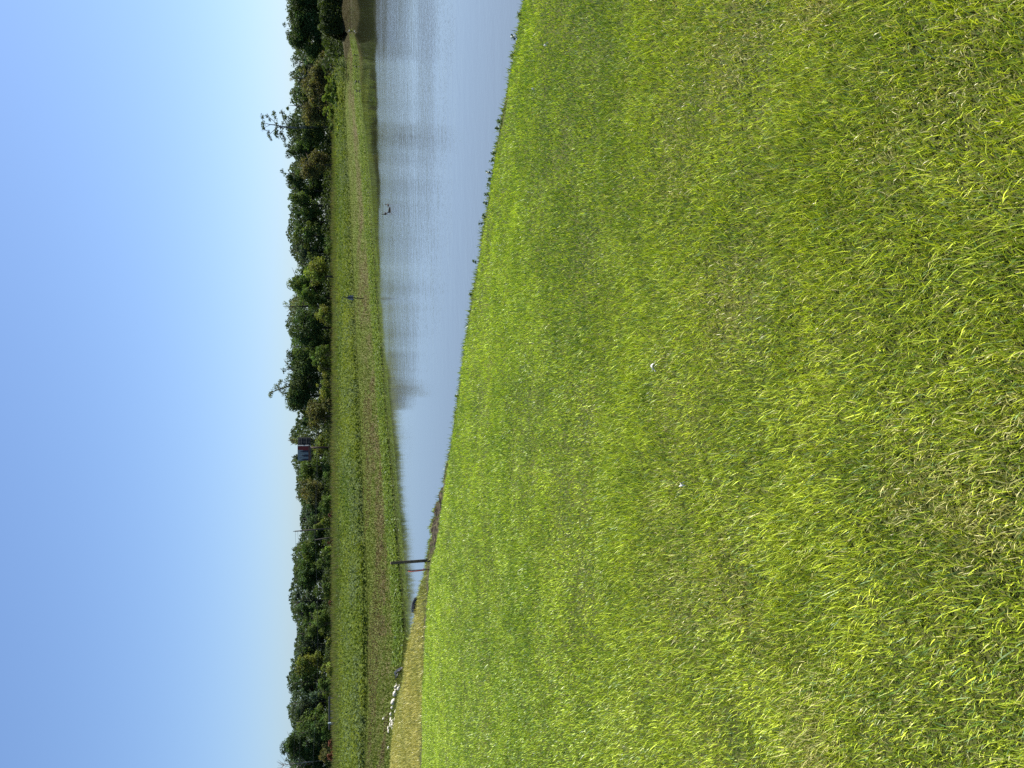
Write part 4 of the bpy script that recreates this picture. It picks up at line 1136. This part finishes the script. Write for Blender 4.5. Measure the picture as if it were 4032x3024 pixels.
# weed sprigs rising over the lip against the water
def sprig(yp, hpx, label, seed):
    xq = on_z(yp, np.interp(yp, [a for a, _ in LIP], [b for _, b in LIP]), -.05).x
    yq = float(o_y(xq)) - .01; zq = float(z_near(np.array([xq]), np.array([yq]))[0])
    t = empty('weed_sprig', (xq, yq, zq), label, 'weed', 'leafy weeds along the bank edge')
    r_ = random.Random(seed); H = hpx*px_at(yq)*1.05
    m = MB(); lf = []
    for k in range(3):
        a = r_.random()*6.28; L = H*(.6 + .5*r_.random())
        tip = Vector((math.cos(a)*L*.25, math.sin(a)*L*.25, L))
        m.tube([(0,0,-.02), tip*.5 + Vector((0,0,.1*L)), tip], [.0018,.0014,.0008], 4)
        for q in (.45, .6, .75, .9, 1.0):
            for w in range(2): lf.append(tuple(tip*q + Vector((r_.gauss(0,.008), r_.gauss(0,.008), r_.gauss(0,.005)))))
    m.build('stem', M_STEM, t)
    P_ = np.array(lf); c = np.tile([[.075,.12,.035]], (len(P_), 1))*(.7 + .6*rng.random((len(P_), 1)))
    leaf_mesh('leaves', P_, .017 + .009*rng.random(len(P_)), c, M_GRASS, t, upbias=.6, aspect=.75)
M_STEM = plain('weed_stem', (.06, .08, .03), .8, .2)
for i, (yp, h_, lab) in enumerate([(60,14,'short weed sprig at the right end of the bank edge'),(150,26,'single bent weed stalk on the bank edge at the far right'),(225,16,'small dark weed sprig left of the bent stalk'),
    (480,18,'first leafy sprig of the long weedy stretch, from the right'),(510,20,'second leafy sprig of the weedy stretch, from the right'),(605,18,'sprig before the gap in the weedy stretch'),
    (632,20,'leafy sprig just left of the gap in the weedy stretch'),(685,24,'tall leafy sprig in the middle of the weedy stretch'),(708,20,'bushy sprig left of the tall leafy one'),(730,20,'broad leafy sprig left of the bushy one'),
    (768,24,'dense leafy sprig left of the broad one'),(800,18,'thin forked sprig left of the dense one'),(852,16,'lone sprig with two leaves past the thin forked one'),(880,20,'dark leafy sprig at the left of the weedy stretch'),
    (1030,24,'lone tall sprig left of the weedy stretch, opposite the pale trees'),(1160,14,'low sprig on the bank edge near the middle'),(1560,12,'tiny sprig on the bank edge opposite the willow-like tree')]):
    sprig(yp, h_, lab, 70 + i)

# white feathers and fluff on the lawn
def feather(yp, v, Lpx, label, rz, seed, nm='feather'):
    q = on_z(yp, v, 0.0); z = float(z_lawn(np.array([q.x]), np.array([q.y]))[0])
    q = on_z(yp, v, z + .05)
    L = Lpx * (q - Vector((0,0,EYE))).length / FPX; q.z -= .022
    t = empty(nm, q, label, 'feather', None, rz)
    r_ = random.Random(seed); m = MB(); V = []; n_ = 9
    for k in range(n_):
        a = k/(n_-1); w = .16*L*math.sin(math.pi*min(1, a*1.05+.05))**.7 + .004
        xx = (a-.5)*L; yy = .10*L*math.sin(a*3.6); zz = .012*math.sin(a*5)
        V += [(xx, yy - w*(.8+.4*r_.random()), zz + .006), (xx, yy, zz), (xx, yy + w*(.8+.4*r_.random()), zz + .008)]
    F = []
    for k in range(n_-1):
        F += [(k*3, k*3+1, k*3+4, k*3+3), (k*3+1, k*3+2, k*3+5, k*3+4)]
    nV = len(V); V2 = V + [(a, b_, c - .002) for a, b_, c in V]; F2 = F + [tuple(nV+i for i in reversed(f)) for f in F]
    m.add(V2, F2); m.build('vane', M_WHITE, t)
    m = MB(); m.tube([(-.62*L, -.03*L, -.004), (-.45*L, -.02*L, .002), (0, .08*L, .014), (.4*L, .08*L, .01)], [.0012,.0012,.001,.0004], 5); m.build('quill', M_WHITE, t)
feather(1448, 2560, 34, 'white feather lying on the green lawn near the middle', R(172), 1)
feather(1905, 2672, 22, 'small white feather on the lawn left of the bigger one', R(60), 2)
feather(172, 2140, 14, 'white tuft on the lawn close to the right edge', R(20), 3)
feather(350, 2090, 11, 'tiny white tuft on the lawn near the bank edge', R(100), 4)
